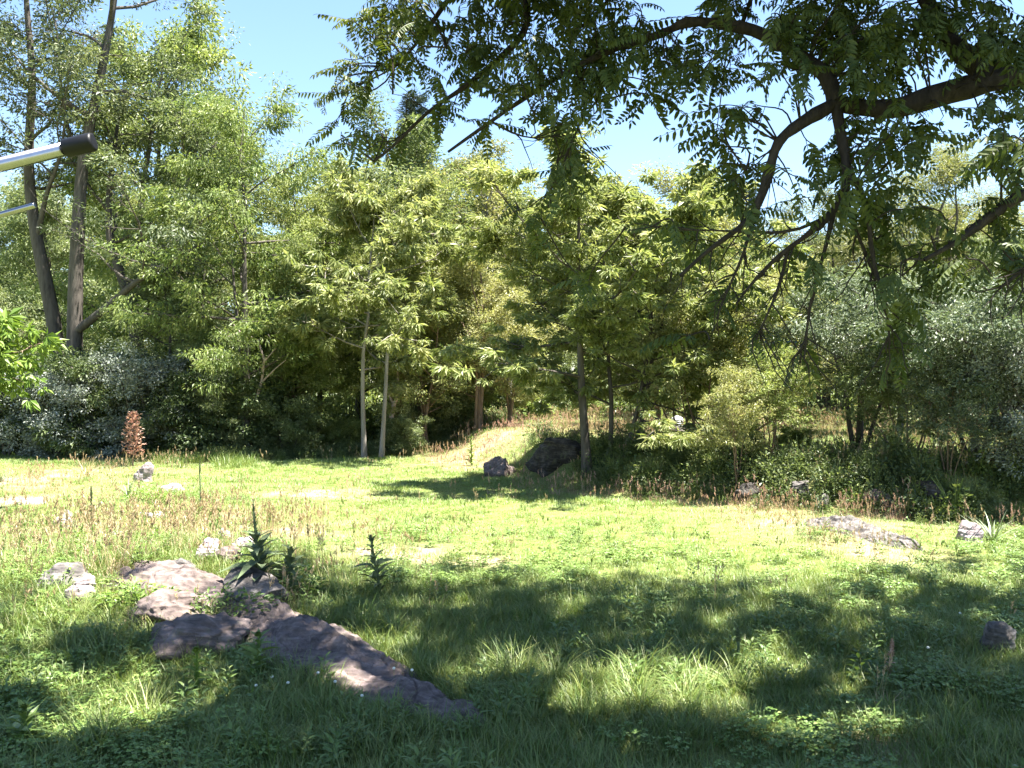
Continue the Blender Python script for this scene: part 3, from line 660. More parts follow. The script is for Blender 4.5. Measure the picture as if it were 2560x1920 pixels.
# shrubs along the treeline
for (k, u, Y, tv, h0, rz, lm, lab) in [
    ('shrub', 25, 36.5, 900, 4.5, 0.2, 'silver', 'silver shrub at the far left edge below the green sapling'),
    ('shrub', 165, 36.0, 905, 4.5, 1.2, 'silver', 'silver shrub standing below the two tall locust trunks'),
    ('shrub', 365, 36.5, 870, 4.5, 2.2, 'silver', 'silver shrub rising behind the red-leaved spike'),
    ('bush', 95, 37.5, 860, 4.2, 0.5, 'dark', 'dark bush between the two leftmost silver shrubs'),
    ('bush', 265, 37.0, 860, 4.2, 1.5, 'dark', 'dark bush left of the red-leaved spike'),
    ('bush', 470, 37.0, 900, 4.2, 2.5, 'dark', 'dark bush right of the shrub behind the red spike'),
    ('shrub', 560, 36.8, 960, 4.5, 3.5, 'mid', 'grey-green shrub below the bright locust'),
    ('bush', 640, 37.5, 920, 4.2, 4.5, 'dark', 'dark bush below the bright locust with bare twigs beside it'),
    ('bush', 720, 37.0, 985, 4.2, 5.5, 'mid', 'low olive bush left of the shaded lawn corner'),
    ('bush', 850, 38.5, 1040, 4.2, 0.9, 'locust', 'low vine-green bush left of the twin grey stems'),
    ('bush', 1010, 38.0, 1030, 4.2, 1.9, 'mid', 'low green bush right of the twin grey stems'),
    ('bush', 1140, 42, 905, 4.2, 2.9, 'mid', 'round green bush above the tan meadow'),
    ('bush', 1330, 45, 960, 4.2, 3.3, 'mid', 'bush at the back of the meadow left of the central trunk'),
    ('bush', 1590, 25.6, 1095, 4.2, 0.3, 'dark', 'leafy dark bush at the foot of the slender sumac trunks'),
    ('bush', 1690, 24.8, 1145, 4.2, 1.3, 'mid', 'bush below the spindly young tree'),
    ('bush', 1850, 24.0, 1175, 4.2, 2.3, 'dark', 'dark bush on the bank left of the small forked tree'),
    ('bush', 1990, 25.0, 1060, 4.2, 3.1, 'locust', 'sunlit green bush just left of the small forked tree'),
    ('bush', 2080, 22.8, 1185, 4.2, 3.9, 'dark', 'dark bush at the foot of the small forked tree'),
    ('bush', 2260, 22.2, 1165, 4.2, 4.7, 'mid', 'bush on the bank right of the small forked tree'),
    ('bush', 2390, 20.6, 1225, 4.2, 5.2, 'dark', 'dark bush below the silvery tree at right'),
    ('bush', 2540, 20.8, 1205, 4.2, 5.9, 'dark', 'dark bush in the shade at the right edge'),
    ('bush', 1440, 31.0, 1070, 4.2, 0.3, 'dark', 'dark bush behind the big boulder'),
    ('bush', 1690, 24.4, 1130, 4.2, 2.7, 'dark', 'dark leafy bush right of the slender sumac trunks'),
    ('bush', 1505, 25.4, 1165, 4.2, 4.4, 'mid', 'low leafy bush hugging the central sumac trunk')]:
    T(k, 'shrub' if k == 'shrub' else 'bush', lab, u, Y, tv, h0, rz, 'shrub', lm)

# ------------------------------------------------------------------ rocks, where they lie
def slab(label, a, b, w, h, seed, mat, crest=0.3, name='rock_outcrop', ns=150, nt=64):
    """a low ridge of rock: crest off centre, one side steep, the other dipping in layers"""
    A = G(*a); B = G(*b); d = (B - A)[:2]; ln = float(np.hypot(*d)); d = d / ln; nv = np.array([-d[1], d[0]])
    s, t = np.meshgrid(np.linspace(0, 1, ns), np.linspace(-1, 1, nt), indexing='ij')
    env = np.sqrt(np.clip(1 - np.abs(2 * s - 1) ** 3.2, 0, 1)) * (1.08 - 0.45 * s)
    q = np.stack([s * ln, t * w, 0 * s], -1)
    wob = 0.22 * fbm(q * 1.3 + seed, 4, seed)
    off = 0.10 * w * vnoise(np.stack([s * ln * 0.8, 0 * s, 0 * s], -1) + seed, seed + 1)
    X = A[0] + d[0] * s * ln + nv[0] * (t * w * env * (1 + wob * 0.7) + off); Yy = A[1] + d[1] * s * ln + nv[1] * (t * w * env * (1 + wob * 0.7) + off)
    up = np.where(t < crest, (t + 1) / (1 + crest), (1 - t) / (1 - crest))
    up = np.clip(np.where(t < crest, up ** 0.8, up ** 0.45), 0, 1)
    hh = h * up * np.clip(env, 0, 1) * (0.8 + 0.5 * fbm(q * [0.9, 0.9, 1] + 7, 3, seed + 2)) 
    lay = hh / 0.075 + 0.8 * fbm(q * [0.6, 1.5, 1], 3, seed + 4); fl = np.floor(lay); fr_ = lay - fl
    hh = hh + (fl + sstep(0.55, 0.95, fr_) - lay) * 0.05 * np.clip(up * 2, 0, 1)
    hh = hh + 0.045 * fbm(q * [3, 6, 1], 5, seed + 5) * np.clip(up * 2, 0, 1) + 0.02 * fbm(q * [9, 22, 1], 3, seed + 6)
    cr = np.abs(vnoise(q * [1.4, 2.2, 1] + 3, seed + 7)); hh = hh - np.clip(0.07 - cr, 0, 1) * 0.8 * np.clip(up * 2, 0, 1)
    Z = zg(X, Yy) + hh - 0.05 * (1 - np.clip(up * 6, 0, 1)) - 0.02
    o0 = np.array([A[0] + d[0] * ln / 2, A[1] + d[1] * ln / 2, 0.0])
    V = np.stack([X, Yy, Z], -1).reshape(-1, 3) - o0
    i = np.arange(ns - 1)[:, None] * nt + np.arange(nt - 1)[None, :]
    mb = MB(); mb.add(V, np.stack([i, i + 1, i + nt + 1, i + nt], -1).reshape(-1, 4)[:, ::-1])
    o = ob(name, mb.mesh(name, M[mat], True), loc=o0); tag(o, label, 'rock')
    ROCKS.append((float(o0[0]), float(o0[1]), ln / 2 * 0.9, w * 0.64, math.atan2(d[1], d[0])))
    return o

def build_rocks():
    slab('long brown rock ridge tapering down to the foreground', (565, 1495), (1200, 1828), 0.62, 0.34, 3, 'rock_brown', 0.35)
    c = G(640, 1495)
    rock('rock_outcrop', 'grey angular rock block beside the taller mullein', c, (1.15, 0.85, 0.6), -0.5, 8, 'rock', 5, 0.62, 18, 0.08, 0.03, (0.1, 0.15), 0.75, sink=0.35)
    slab('flat layered ledge at the upper left of the outcrop', (275, 1425), (690, 1535), 0.7, 0.2, 12, 'rock_brown', 0.5)
    c = G(500, 1615)
    rock('rock_outcrop', 'rough grey rock mound at the lower left of the outcrop', c, (1.4, 1.0, 0.5), 0.3, 19, 'rock_brown', 5, 0.65, 16, 0.2, 0.04, (0.0, 0.1), 0.75, sink=0.38)
    c = G(430, 1555)
    rock('rock_outcrop', 'brown broken rock under the weeds on the outcrop', c, (0.9, 0.7, 0.6), 0.8, 23, 'rock_brown', 5, 0.75, 9, 0.16, 0.04, (0.0, 0.1), 0.7, sink=0.4)
    for (u, v, w, h, sd, mat, lab) in [
        (560, 1345, 0.42, 0.26, 31, 'rock_pale', 'small pale stone topmost in the pile above the outcrop'),
        (600, 1368, 0.55, 0.24, 32, 'rock_pale', 'broad pale stone in the pile left of the taller mullein'),
        (515, 1385, 0.5, 0.3, 33, 'rock_pale', 'pale pinkish stone at the left of the pile above the outcrop'),
        (570, 1400, 0.45, 0.25, 34, 'rock_brown', 'brown stone at the bottom of the pile above the outcrop'),
        (455, 1425, 0.5, 0.25, 35, 'rock', 'tilted grey stone leaning on the flat ledge'),
        (150, 1455, 0.85, 0.3, 36, 'rock', 'grassy grey rock left of the outcrop'),
        (205, 1485, 0.6, 0.28, 37, 'rock_pale', 'small pale rock in front of the grassy grey one'),
        (385, 1285, 0.7, 0.14, 38, 'rock_pale', 'flat white stone in the dry grass on the knoll'),
        (290, 1335, 0.8, 0.12, 39, 'rock_pale', 'flat pale stone showing through the knoll grass'),
        (160, 1310, 0.55, 0.35, 40, 'rock_pale', 'weathered pinkish stone standing in the left grass'),
        (362, 1195, 0.75, 0.62, 41, 'rock_pale', 'tall white stone beside the grey spiky plant'),
        (432, 1222, 0.62, 0.36, 42, 'rock_pale', 'white block with dark underside right of the tall white stone'),
        (70, 1252, 0.9, 0.1, 43, 'rock_pale', 'flat pale stone in the tan grass at left'),
        (1250, 1180, 1.7, 0.62, 44, 'rock_brown', 'low rounded boulder at the left end of the dark ledge'),
        (2480, 1625, 0.42, 0.42, 45, 'rock', 'single grey stone standing in the shaded grass at right'),
        (2420, 1345, 0.8, 0.4, 46, 'rock_pale', 'pale stone left of the spiky plant at right'),
        (2000, 1218, 0.7, 0.26, 47, 'rock', 'rounded grey stone in the shaded bank'),
        (2195, 1242, 0.8, 0.26, 48, 'rock_brown', 'pinkish stone in the bank right of the rounded grey one'),
        (2060, 1258, 0.5, 0.35, 49, 'rock', 'low stone at the foot of the shaded bank'),
        (2330, 1228, 0.9, 0.3, 50, 'rock_dark', 'dark boulder in the bank below the right silvery tree'),
        (1860, 1232, 0.9, 0.35, 53, 'rock_dark', 'dark stone in the bank below the spindly tree')]:
        p = G(u, v + 8)
        rock('boulder' if w > 0.9 else 'stone', lab, p, (w, w * 0.75, h * 1.6), (sd * 1.7) % 3 - 1.5, sd, mat, 5, 0.7, 15, 0.12, 0.02, (0.1 * math.sin(sd), 0.12 * math.cos(sd)), 0.6, sink=0.42)
    c = G(1390, 1215)
    rock('boulder', 'big dark flat-topped boulder left of the central trunk', (c[0] + 0.3, c[1] + 1.9), (2.7, 2.0, 1.25), -0.08, 60, 'rock_dark', 5, 0.5, 18, 0.14, 0.08, (0, 0.06), 0.8, sink=0.52)
    slab('pinkish layered rock slab in the sunlit grass at right', (2030, 1300), (2310, 1378), 0.55, 0.32, 61, 'rock', 0.4, 'rock_slab')
build_rocks()

# ------------------------------------------------------------------ plants that stand alone
def blade_strip(mb, base, az, L, W, lean, curve, n=4, tipw=0.1):
    """one curved tapering blade"""
    base = np.asarray(base, float); t = np.linspace(0, 1, n + 1)
    hd = np.array([math.cos(az), math.sin(az), 0.0]); sd = np.array([-math.sin(az), math.cos(az), 0.0])
    ang = lean + curve * t; dx = np.cumsum(np.sin(ang)) * L / (n + 1); dz = np.cumsum(np.cos(ang)) * L / (n + 1)
    dx -= dx[0]; dz -= dz[0]
    c = base + hd * dx[:, None] + np.array([0, 0, 1.0]) * dz[:, None]
    w = W * (1 - t ** 1.6 * (1 - tipw)) * 0.5
    V = np.concatenate([c - sd * w[:, None], c + sd * w[:, None]])
    q = [[i, i + 1, n + 1 + i + 1, n + 1 + i] for i in range(n)]
    mb.add(V, np.array(q))

def yucca(label, loc, n, L, seed, mat='yucca', wid=0.035):
    r = np.random.default_rng(seed); e = ob('spiky_plant', None, loc=loc); tag(e, label, 'plant')
    meshes = []
    for k in range(4):
        mb = MB(); blade_strip(mb, (0, 0, 0), 0, L, wid, 0.1, 0.25 + 0.25 * k, 4, 0.05); meshes.append(mb.mesh('blade', M[mat]))
    for i in range(n):
        a = i * 2.399 + r.normal() * 0.2; tl = 0.05 + 0.95 * (i / n)
        ob('leaf', meshes[int(r.integers(4))], e, (0.03 * math.cos(a), 0.03 * math.sin(a), 0), (0, tl * 0.9, a), r.uniform(0.75, 1.1))
    return e
yucca('stiff green spiky plant in front of the dark bank at right', G(2482, 1355), 34, 0.95, 1)
yucca('grey spiky plant beside the tall white stone at left', G(320, 1240), 26, 0.7, 2)
yucca('small dark spiky plant cut by the left edge', G(0, 1205), 22, 0.6, 3)
yucca('dark spiky plant in the undergrowth behind the central trunks', G(1650, 1190) + np.array([0, 0, 0.1]), 24, 1.0, 4)
yucca('pale straw-coloured grass tuft on the left knoll', G(215, 1195), 46, 1.0, 5, 'dry', 0.022)
yucca('dry white grass stalks standing at the left edge', G(12, 1430), 18, 0.55, 6, 'dry', 0.015)

def mullein(label, loc, h, seed, n=30, mat='mullein', lmax=0.30, spike=0.28, lean=0.0):
    r = np.random.default_rng(seed); e = ob('mullein_plant', None, loc=loc, rot=(0, lean, 0)); tag(e, label, 'plant')
    mb = MB(); z = np.linspace(0, h, 8); tube(mb, np.stack([0.01 * np.sin(z * 5), 0.01 * np.cos(z * 4), z], 1), np.linspace(0.022, 0.010, 8), 6)
    ob('stalk', mb.mesh('stalk', M[mat], True), e)
    ms = []
    for k in range(3):
        mb = MB(); d = np.array([[1, 0, 0.35 - 0.15 * k]]); lances(mb, np.zeros((1, 3)), d, np.array([[0, 0, 1.0]]), [1.0], [0.32], 0.16, 0.45 + 0.2 * k); ms.append(mb.mesh('leaf', M[mat]))
    for i in range(n):
        t = (i + 0.5) / n; zz = 0.03 + t * (h * (1 - spike)); s = lmax * (1.0 - 0.62 * t ** 1.5) * r.uniform(0.85, 1.15)
        ob('leaf', ms[int(r.integers(3))], e, (0, 0, zz), (r.normal() * 0.45, -r.uniform(0.25, 0.75) - 0.45 * t, i * 2.399), s)
    mb = MB(); n2_ = 90; t = r.uniform(0, 1, n2_); a = r.uniform(0, 6.28, n2_)
    b = np.stack([np.zeros(n2_), np.zeros(n2_), h * (1 - spike) + t * h * spike * 1.25], 1)
    leaves(mb, b, np.stack([np.cos(a), np.sin(a), 0.8 + 0 * a], 1), np.tile([0, 0, 1.0], (n2_, 1)), 0.05 * (1.1 - 0.7 * t), 0.025 * np.ones(n2_))
    tube(mb, np.array([[0, 0, h * (1 - spike)], [0, 0, h * (1 + spike * 0.27)]]), [0.014, 0.006], 5)
    ob('flower_spike', mb.mesh('flower_spike', M[mat]), e)
    return e
mullein('taller dark mullein with long bare spike beside the outcrop', G(655, 1478), 1.12, 1, 34, lmax=0.47, spike=0.36, lean=-0.1)
mullein('shorter mullein stalk right of the taller one at the shade edge', G(950, 1485), 0.80, 2, 28, lmax=0.34, spike=0.1, lean=-0.16)
mullein('leafy mullein shoot low beside the taller mullein', G(715, 1482), 0.6, 3, 26, lmax=0.34, spike=0.1, lean=0.12)
mullein('pale yellow-green tall weed in the tan grass left of the dark boulder', G(1178, 1165), 1.15, 4, 40, 'bright', 0.26, 0.1)
mullein('mullein rosette with tall leaves on the left knoll', G(228, 1318), 0.75, 5, 20, lmax=0.2, spike=0.3)
mullein('dark seed stalk on the lawn edge right of the white block', G(500, 1262), 1.0, 6, 16, lmax=0.09, spike=0.25)
mullein('broad-leaved dock plant with erect leaves in front of the outcrop', G(645, 1685), 0.42, 7, 20, 'weed', 0.26, 0.1)
mullein('tall dark weed stalk in the near shaded grass', G(1845, 1655), 0.34, 8, 9, lmax=0.06, spike=0.4)
mullein('brown seeding dock stalk right of the tall dark weed', G(2222, 1690), 0.34, 9, 10, 'pinkdry', 0.07, spike=0.45, lean=0.1)
mullein('lush leafy weed at the lower left corner', G(60, 1880), 0.38, 10, 26, 'weed', 0.24, 0.1)
mullein('bright leafy weed below the rough grey rock', G(490, 1730), 0.42, 11, 26, 'bright', 0.16, 0.1)

def rock_weeds(label, u, v, w, h, seed, mat):
    r = np.random.default_rng(seed); g = G(u, v); e = ob('weed_clump', None, loc=(g[0], g[1], g[2] + 0.1)); tag(e, label, 'plant')
    n = 420; a = r.uniform(0, 6.28, n); q = np.sqrt(r.uniform(size=n)); x = np.cos(a) * q * w / 2; y = np.sin(a) * q * w * 0.3; z = r.uniform(0.0, 1, n) * h * (1.1 - q * 0.7)
    mb = MB(); L = r.uniform(0.04, 0.10, n)
    lances(mb, np.stack([x, y, z], 1), np.stack([np.cos(a) + r.normal(size=n) * .6, np.sin(a) + r.normal(size=n) * .6, r.uniform(-0.1, 0.9, n)], 1), np.tile([0, 0, 1.0], (n, 1)) + r.normal(size=(n, 3)) * 0.4, L, L * 0.4)
    ob('foliage', mb.mesh('foliage', M[mat]), e)
    mb = MB()
    for i in range(26): tube(mb, np.array([[x[i] * .8, y[i] * .8, -0.12], [x[i], y[i], max(0.05, z[i])]]), [0.004, 0.002], 4)
    ob('stem', mb.mesh('stem', M['weed'], True), e)
rock_weeds('green weed mat growing across the middle of the outcrop', 560, 1545, 1.3, 0.28, 1, 'weed')
rock_weeds('bushy weeds at the right foot of the grey block', 740, 1500, 0.8, 0.34, 2, 'weed')
rock_weeds('bright weeds along the left foot of the outcrop', 350, 1530, 1.0, 0.26, 3, 'bright')
rock_weeds('yellow-green weeds in the grass beside the white block', 370, 1255, 1.2, 0.35, 4, 'bright')

# red-leaved spike
def red_spike():
    loc = G(332, 1166); e = ob('red_plant', None, loc=loc); tag(e, 'pinkish red leafy spike standing before the dark left shrubs', 'plant')
    r = np.random.default_rng(5); h = 1.95
    mb = MB(); z = np.linspace(0, h, 8); tube(mb, np.stack([0.04 * np.sin(z), 0.02 * np.sin(z * 2), z], 1), np.linspace(0.03, 0.01, 8), 6); ob('stem', mb.mesh('stem', M['bark_brown'], True), e)
    mb = MB(); B = []; D = []
    for i in range(46):
        t = i / 46; z = h * (0.2 + 0.8 * t); a = i * 2.399; Ln = 0.31 * (1.05 - t) ** 0.6 * r.uniform(0.8, 1.1) + 0.06
        for s in np.linspace(0.15, 1, 9):
            p = np.array([math.cos(a) * Ln * s, math.sin(a) * Ln * s, z + 0.3 * Ln * s])
            for k in range(2): B.append(p + r.normal(size=3) * 0.03); D.append([math.cos(a) + r.normal() * 0.8, math.sin(a) + r.normal() * 0.8, 0.4 + r.normal() * 0.5])
    B = np.array(B); D = np.array(D); n = len(B)
    leaves(mb, B, D, np.array([0, 0, 1.0]) + r.normal(size=(n, 3)) * 0.5, r.uniform(0.08, 0.14, n), r.uniform(0.03, 0.05, n))
    ob('foliage', mb.mesh('foliage', M['red']), e)
red_spike()

# dead branches
def dead_branch(name, label, paths, r0, mat='deadwood'):
    o0 = np.array(paths[0][0]); mb = MB()
    for i, p in enumerate(paths):
        p = np.array(p) - o0; tube(mb, p, np.linspace(r0 if i == 0 else r0 * 0.5, r0 * 0.22, len(p)), 6)
    tag(ob(name, mb.mesh(name, M[mat], True), loc=o0), label, 'branch')
dead_branch('dead_branch', 'pinkish forked dead trunk right of the twin grey stems',
    [[P(978, 1045, 38), P(985, 1010, 38), P(996, 990, 38), P(994, 940, 38), P(990, 900, 38)], [P(984, 1012, 38), P(972, 985, 38), P(972, 960, 38)]], 0.12)
dead_branch('dead_branch', 'bare pinkish dead branches tangled below the bright locust',
    [[P(640, 1000, 36.2), P(655, 950, 36.2), P(660, 900, 36), P(645, 850, 36), P(600, 830, 35.8), P(560, 845, 35.6)], [P(655, 955, 36.2), P(690, 920, 36), P(715, 900, 36)], [P(660, 905, 36), P(690, 870, 36), P(670, 835, 36)], [P(600, 830, 35.8), P(575, 800, 35.8)]], 0.07)
dead_branch('dead_branch', 'bent dark branch leaning right from the slender central trunks',
    [[P(1582, 1036, 27), P(1605, 1048, 26.8), P(1640, 1072, 26.6), P(1665, 1100, 26.5), P(1700, 1125, 26.3), P(1740, 1160, 26.2)]], 0.035, 'bark_dark')
dead_branch('dead_branch', 'pale slanting branch over the pinkish grass right of the young tree',
    [[P(1760, 1165, 25.6), P(1850, 1105, 25.6), P(1930, 1050, 25.8), P(1990, 1010, 26), P(2030, 985, 26.2)], [P(1850, 1105, 25.6), P(1900, 1090, 25.4), P(1970, 1060, 25.4)]], 0.045, 'bark_brown')
dead_branch('dead_branch', 'short dead tree stub left of the central sumac',
    [[P(1277, 1000, 44), P(1270, 930, 44), P(1258, 880, 44), P(1252, 850, 44)]], 0.2, 'bark_grey')

# white louvred weather shelter on its post
def shelter():
    b = P(1693, 1130, 31.0); b[2] = float(zg(b[0], b[1])); top = P(1693, 1040, 31.0)[2] - b[2]
    e = ob('weather_shelter', None, loc=b); tag(e, 'small white louvred weather shelter on a post behind the central trees', 'shelter')
    mb = MB(); tube(mb, np.array([[0.1, 0, -0.1], [0.1, 0, top - 0.5]]), [0.03, 0.03], 8, True); ob('post', mb.mesh('post', M['bark_brown']), e)
    k = 24; a = np.arange(k) / k * 6.2832
    mb = MB()
    prof = [(0.12, 0.0), (0.21, 0.035), (0.21, 0.045), (0.12, 0.06)]
    V = np.concatenate([np.stack([r * np.cos(a), r * np.sin(a), z + 0 * a], 1) for r, z in prof])
    fs = [[i * k + j, i * k + (j + 1) % k, (i + 1) * k + (j + 1) % k, (i + 1) * k + j] for i in range(3) for j in range(k)]
    mb.add(V, np.array(fs)); pl = mb.mesh('louvre', M['white'], True)
    for i in range(5): ob('louvre', pl, e, (0, 0, top - 0.52 + 0.075 * i))
    mb = MB(); tube(mb, np.array([[0, 0, top - 0.55], [0, 0, top - 0.12]]), [0.09, 0.09], 12, True); ob('core', mb.mesh('core', M['black']), e)
    mb = MB(); prof = [(0.20, 0), (0.21, 0.03), (0.18, 0.09), (0.11, 0.14), (0.02, 0.16)]
    V = np.concatenate([np.stack([r * np.cos(a), r * np.sin(a), z + 0 * a], 1) for r, z in prof])
    fs = [[i * k + j, i * k + (j + 1) % k, (i + 1) * k + (j + 1) % k, (i + 1) * k + j] for i in range(4) for j in range(k)]
    mb.add(V, np.array(fs), np.arange(4 * k, 5 * k)[None, :]); ob('dome', mb.mesh('dome', M['white'], True), e, (0, 0, top - 0.155))
shelter()

# metal antenna tubes reaching in from the left
def antenna():
    Y = 1.9; mx = P(-900, 500, Y)[0]
    e = ob('antenna_mast', None, loc=(mx, Y, float(zg(mx, Y)))); tag(e, 'silver metal tube with black end cap above a thinner tube at the left edge', 'antenna')
    o = np.array([mx, Y, float(zg(mx, Y))])
    mb = MB(); tube(mb, np.array([[0, 0.03, -0.1], [0, 0.03, 4.2]]), [0.025, 0.025], 16, True); ob('mast', mb.mesh('mast', M['alu'], True), e)
    def seg(nm, a, b, r, mat, k=24, bev=0.0, par=None):
        mb = MB(); a = a - o; b = b - o
        if bev:
            d = nrm(b - a); path = np.array([a, a + d * 0.0006, b - d * bev, b - d * bev * 0.3, b]); rr = [r * 0.97, r, r, r * 0.94, r * 0.72]
        else: path = np.array([a, b]); rr = [r, r]
        tube(mb, path, rr, k, True); me = mb.mesh(nm, M[mat], True)
        for p in me.polygons:
            if len(p.vertices) > 4: p.use_smooth = False
        return ob(nm, me, par or e)
    def ext(u0, v0, u1, v1, u):
        return v0 + (v1 - v0) * (u - u0) / (u1 - u0)
    tb = seg('tube', P(-900, ext(0, 412, 165, 371, -900), Y), P(200, ext(0, 412, 165, 371, 200), Y), 18.0 / F * Y, 'alu')
    seg('end_cap', P(164, 371.3, Y), P(236, 354, Y), 23.5 / F * Y, 'black', 28, 0.006, tb)
    seg('thin_tube', P(-900, ext(0, 537, 88, 513, -900), Y + 0.05), P(88, 513, Y + 0.05), 7.5 / F * Y, 'alu', 16, 0.002)
antenna()

# ------------------------------------------------------------------ the walnut tree that overhangs the view
def frond_mesh(seed, pairs=8, L=0.42, ll=0.095, curl=0.5, fine=True):
    """one compound leaf along +X, hanging towards -Z; returns MB"""
    r = np.random.default_rng(seed); mb = MB(); n = 9
    t = np.linspace(0, 1, n); ang = 0.1 - curl * t
    st = L / (n - 1); path = np.zeros((n, 3))
    for i in range(1, n): path[i] = path[i - 1] + st * np.array([math.cos(ang[i]), 0.02 * r.normal(), math.sin(ang[i])])
    tube(mb, path, np.linspace(0.0028, 0.0012, n), 3)
    B = []; D = []; Ls = []; U = []
    for i in range(pairs):
        ts = 0.16 + 0.80 * i / (pairs - 1); p, d = at_path(path, min(ts, 0.999))
        for s in (-1, 1):
            B.append(p); D.append(d * 0.45 + np.array([0, s, 0]) * r.uniform(0.75, 1.0) + np.array([0, 0, -r.uniform(0.25, 0.75)]))
            Ls.append(ll * (0.75 + 0.5 * math.sin(math.pi * min(1, 0.15 + ts * 0.8))) * r.uniform(0.85, 1.1)); U.append([0.1 * r.normal(), 0.2 * r.normal(), 1])
    p, d = at_path(path, 0.999); B.append(p); D.append(d + [0, 0, -0.2]); Ls.append(ll * 0.9); U.append([0, 0, 1])
    Ls = np.array(Ls)
    (lances if fine else leaves)(mb, np.array(B), np.array(D), np.array(U, float), Ls, Ls * 0.36, 0.12)
    return mb

def rotm(az, pitch, roll):
    ca, sa, cp, sp, cr, sr = math.cos(az), math.sin(az), math.cos(pitch), math.sin(pitch), math.cos(roll), math.sin(roll)
    Rz = np.array([[ca, -sa, 0], [sa, ca, 0], [0, 0, 1]]); Ry = np.array([[cp, 0, sp], [0, 1, 0], [-sp, 0, cp]]); Rx = np.array([[1, 0, 0], [0, cr, -sr], [0, sr, cr]])
    return Rz @ Ry @ Rx

def curve3(pts, n):
    pts = np.array(pts, float); t = np.linspace(0, 1, len(pts)); tt = np.linspace(0, 1, n)
    q = np.stack([np.interp(tt, t, pts[:, i]) for i in range(3)], 1)
    for _ in range(2): q[1:-1] = 0.25 * q[:-2] + 0.5 * q[1:-1] + 0.25 * q[2:]
    return q

# shade pattern the unseen crown is shaped to cast: edge of the shade and the lit patches in it (photo pixels of the ground)
EDGE = [(-600, 1500), (0, 1500), (250, 1500), (450, 1480), (640, 1440), (760, 1435), (1000, 1440), (1100, 1408), (1250, 1422), (1330, 1455), (1550, 1442), (1750, 1462), (2000, 1460), (2200, 1405), (2450, 1395), (2560, 1440), (3200, 1440)]
LIT = [(200, 1545, 280, 70), (330, 1800, 150, 40), (60, 1650, 70, 30), (1500, 1870, 120, 24), (420, 1725, 170, 50), (110, 1730, 150, 40), (1610, 1745, 250, 62), (1900, 1665, 110, 26), (2000, 1850, 200, 50), (2300, 1840, 60, 40), (2480, 1450, 90, 30), (880, 1625, 120, 22),
       (850, 1720, 90, 26), (650, 1580, 60, 20), (100, 1860, 110, 40), (560, 1480, 70, 26), (400, 1890, 120, 25), (1300, 1680, 80, 24), (2500, 1640, 60, 40), (1950, 1480, 90, 14), (780, 1880, 90, 25), (1130, 1690, 60, 20), (2100, 1720, 70, 22)]
def shaded(u, v):
    e = np.interp(u, [a for a, b in EDGE], [b for a, b in EDGE])
    s = (v > e).astype(float)
    for (a, b, ru, rv) in LIT:
        s = np.where(((u - a) / ru) ** 2 + ((v - b) / rv) ** 2 < 1.5, 0.04, s)
    return s

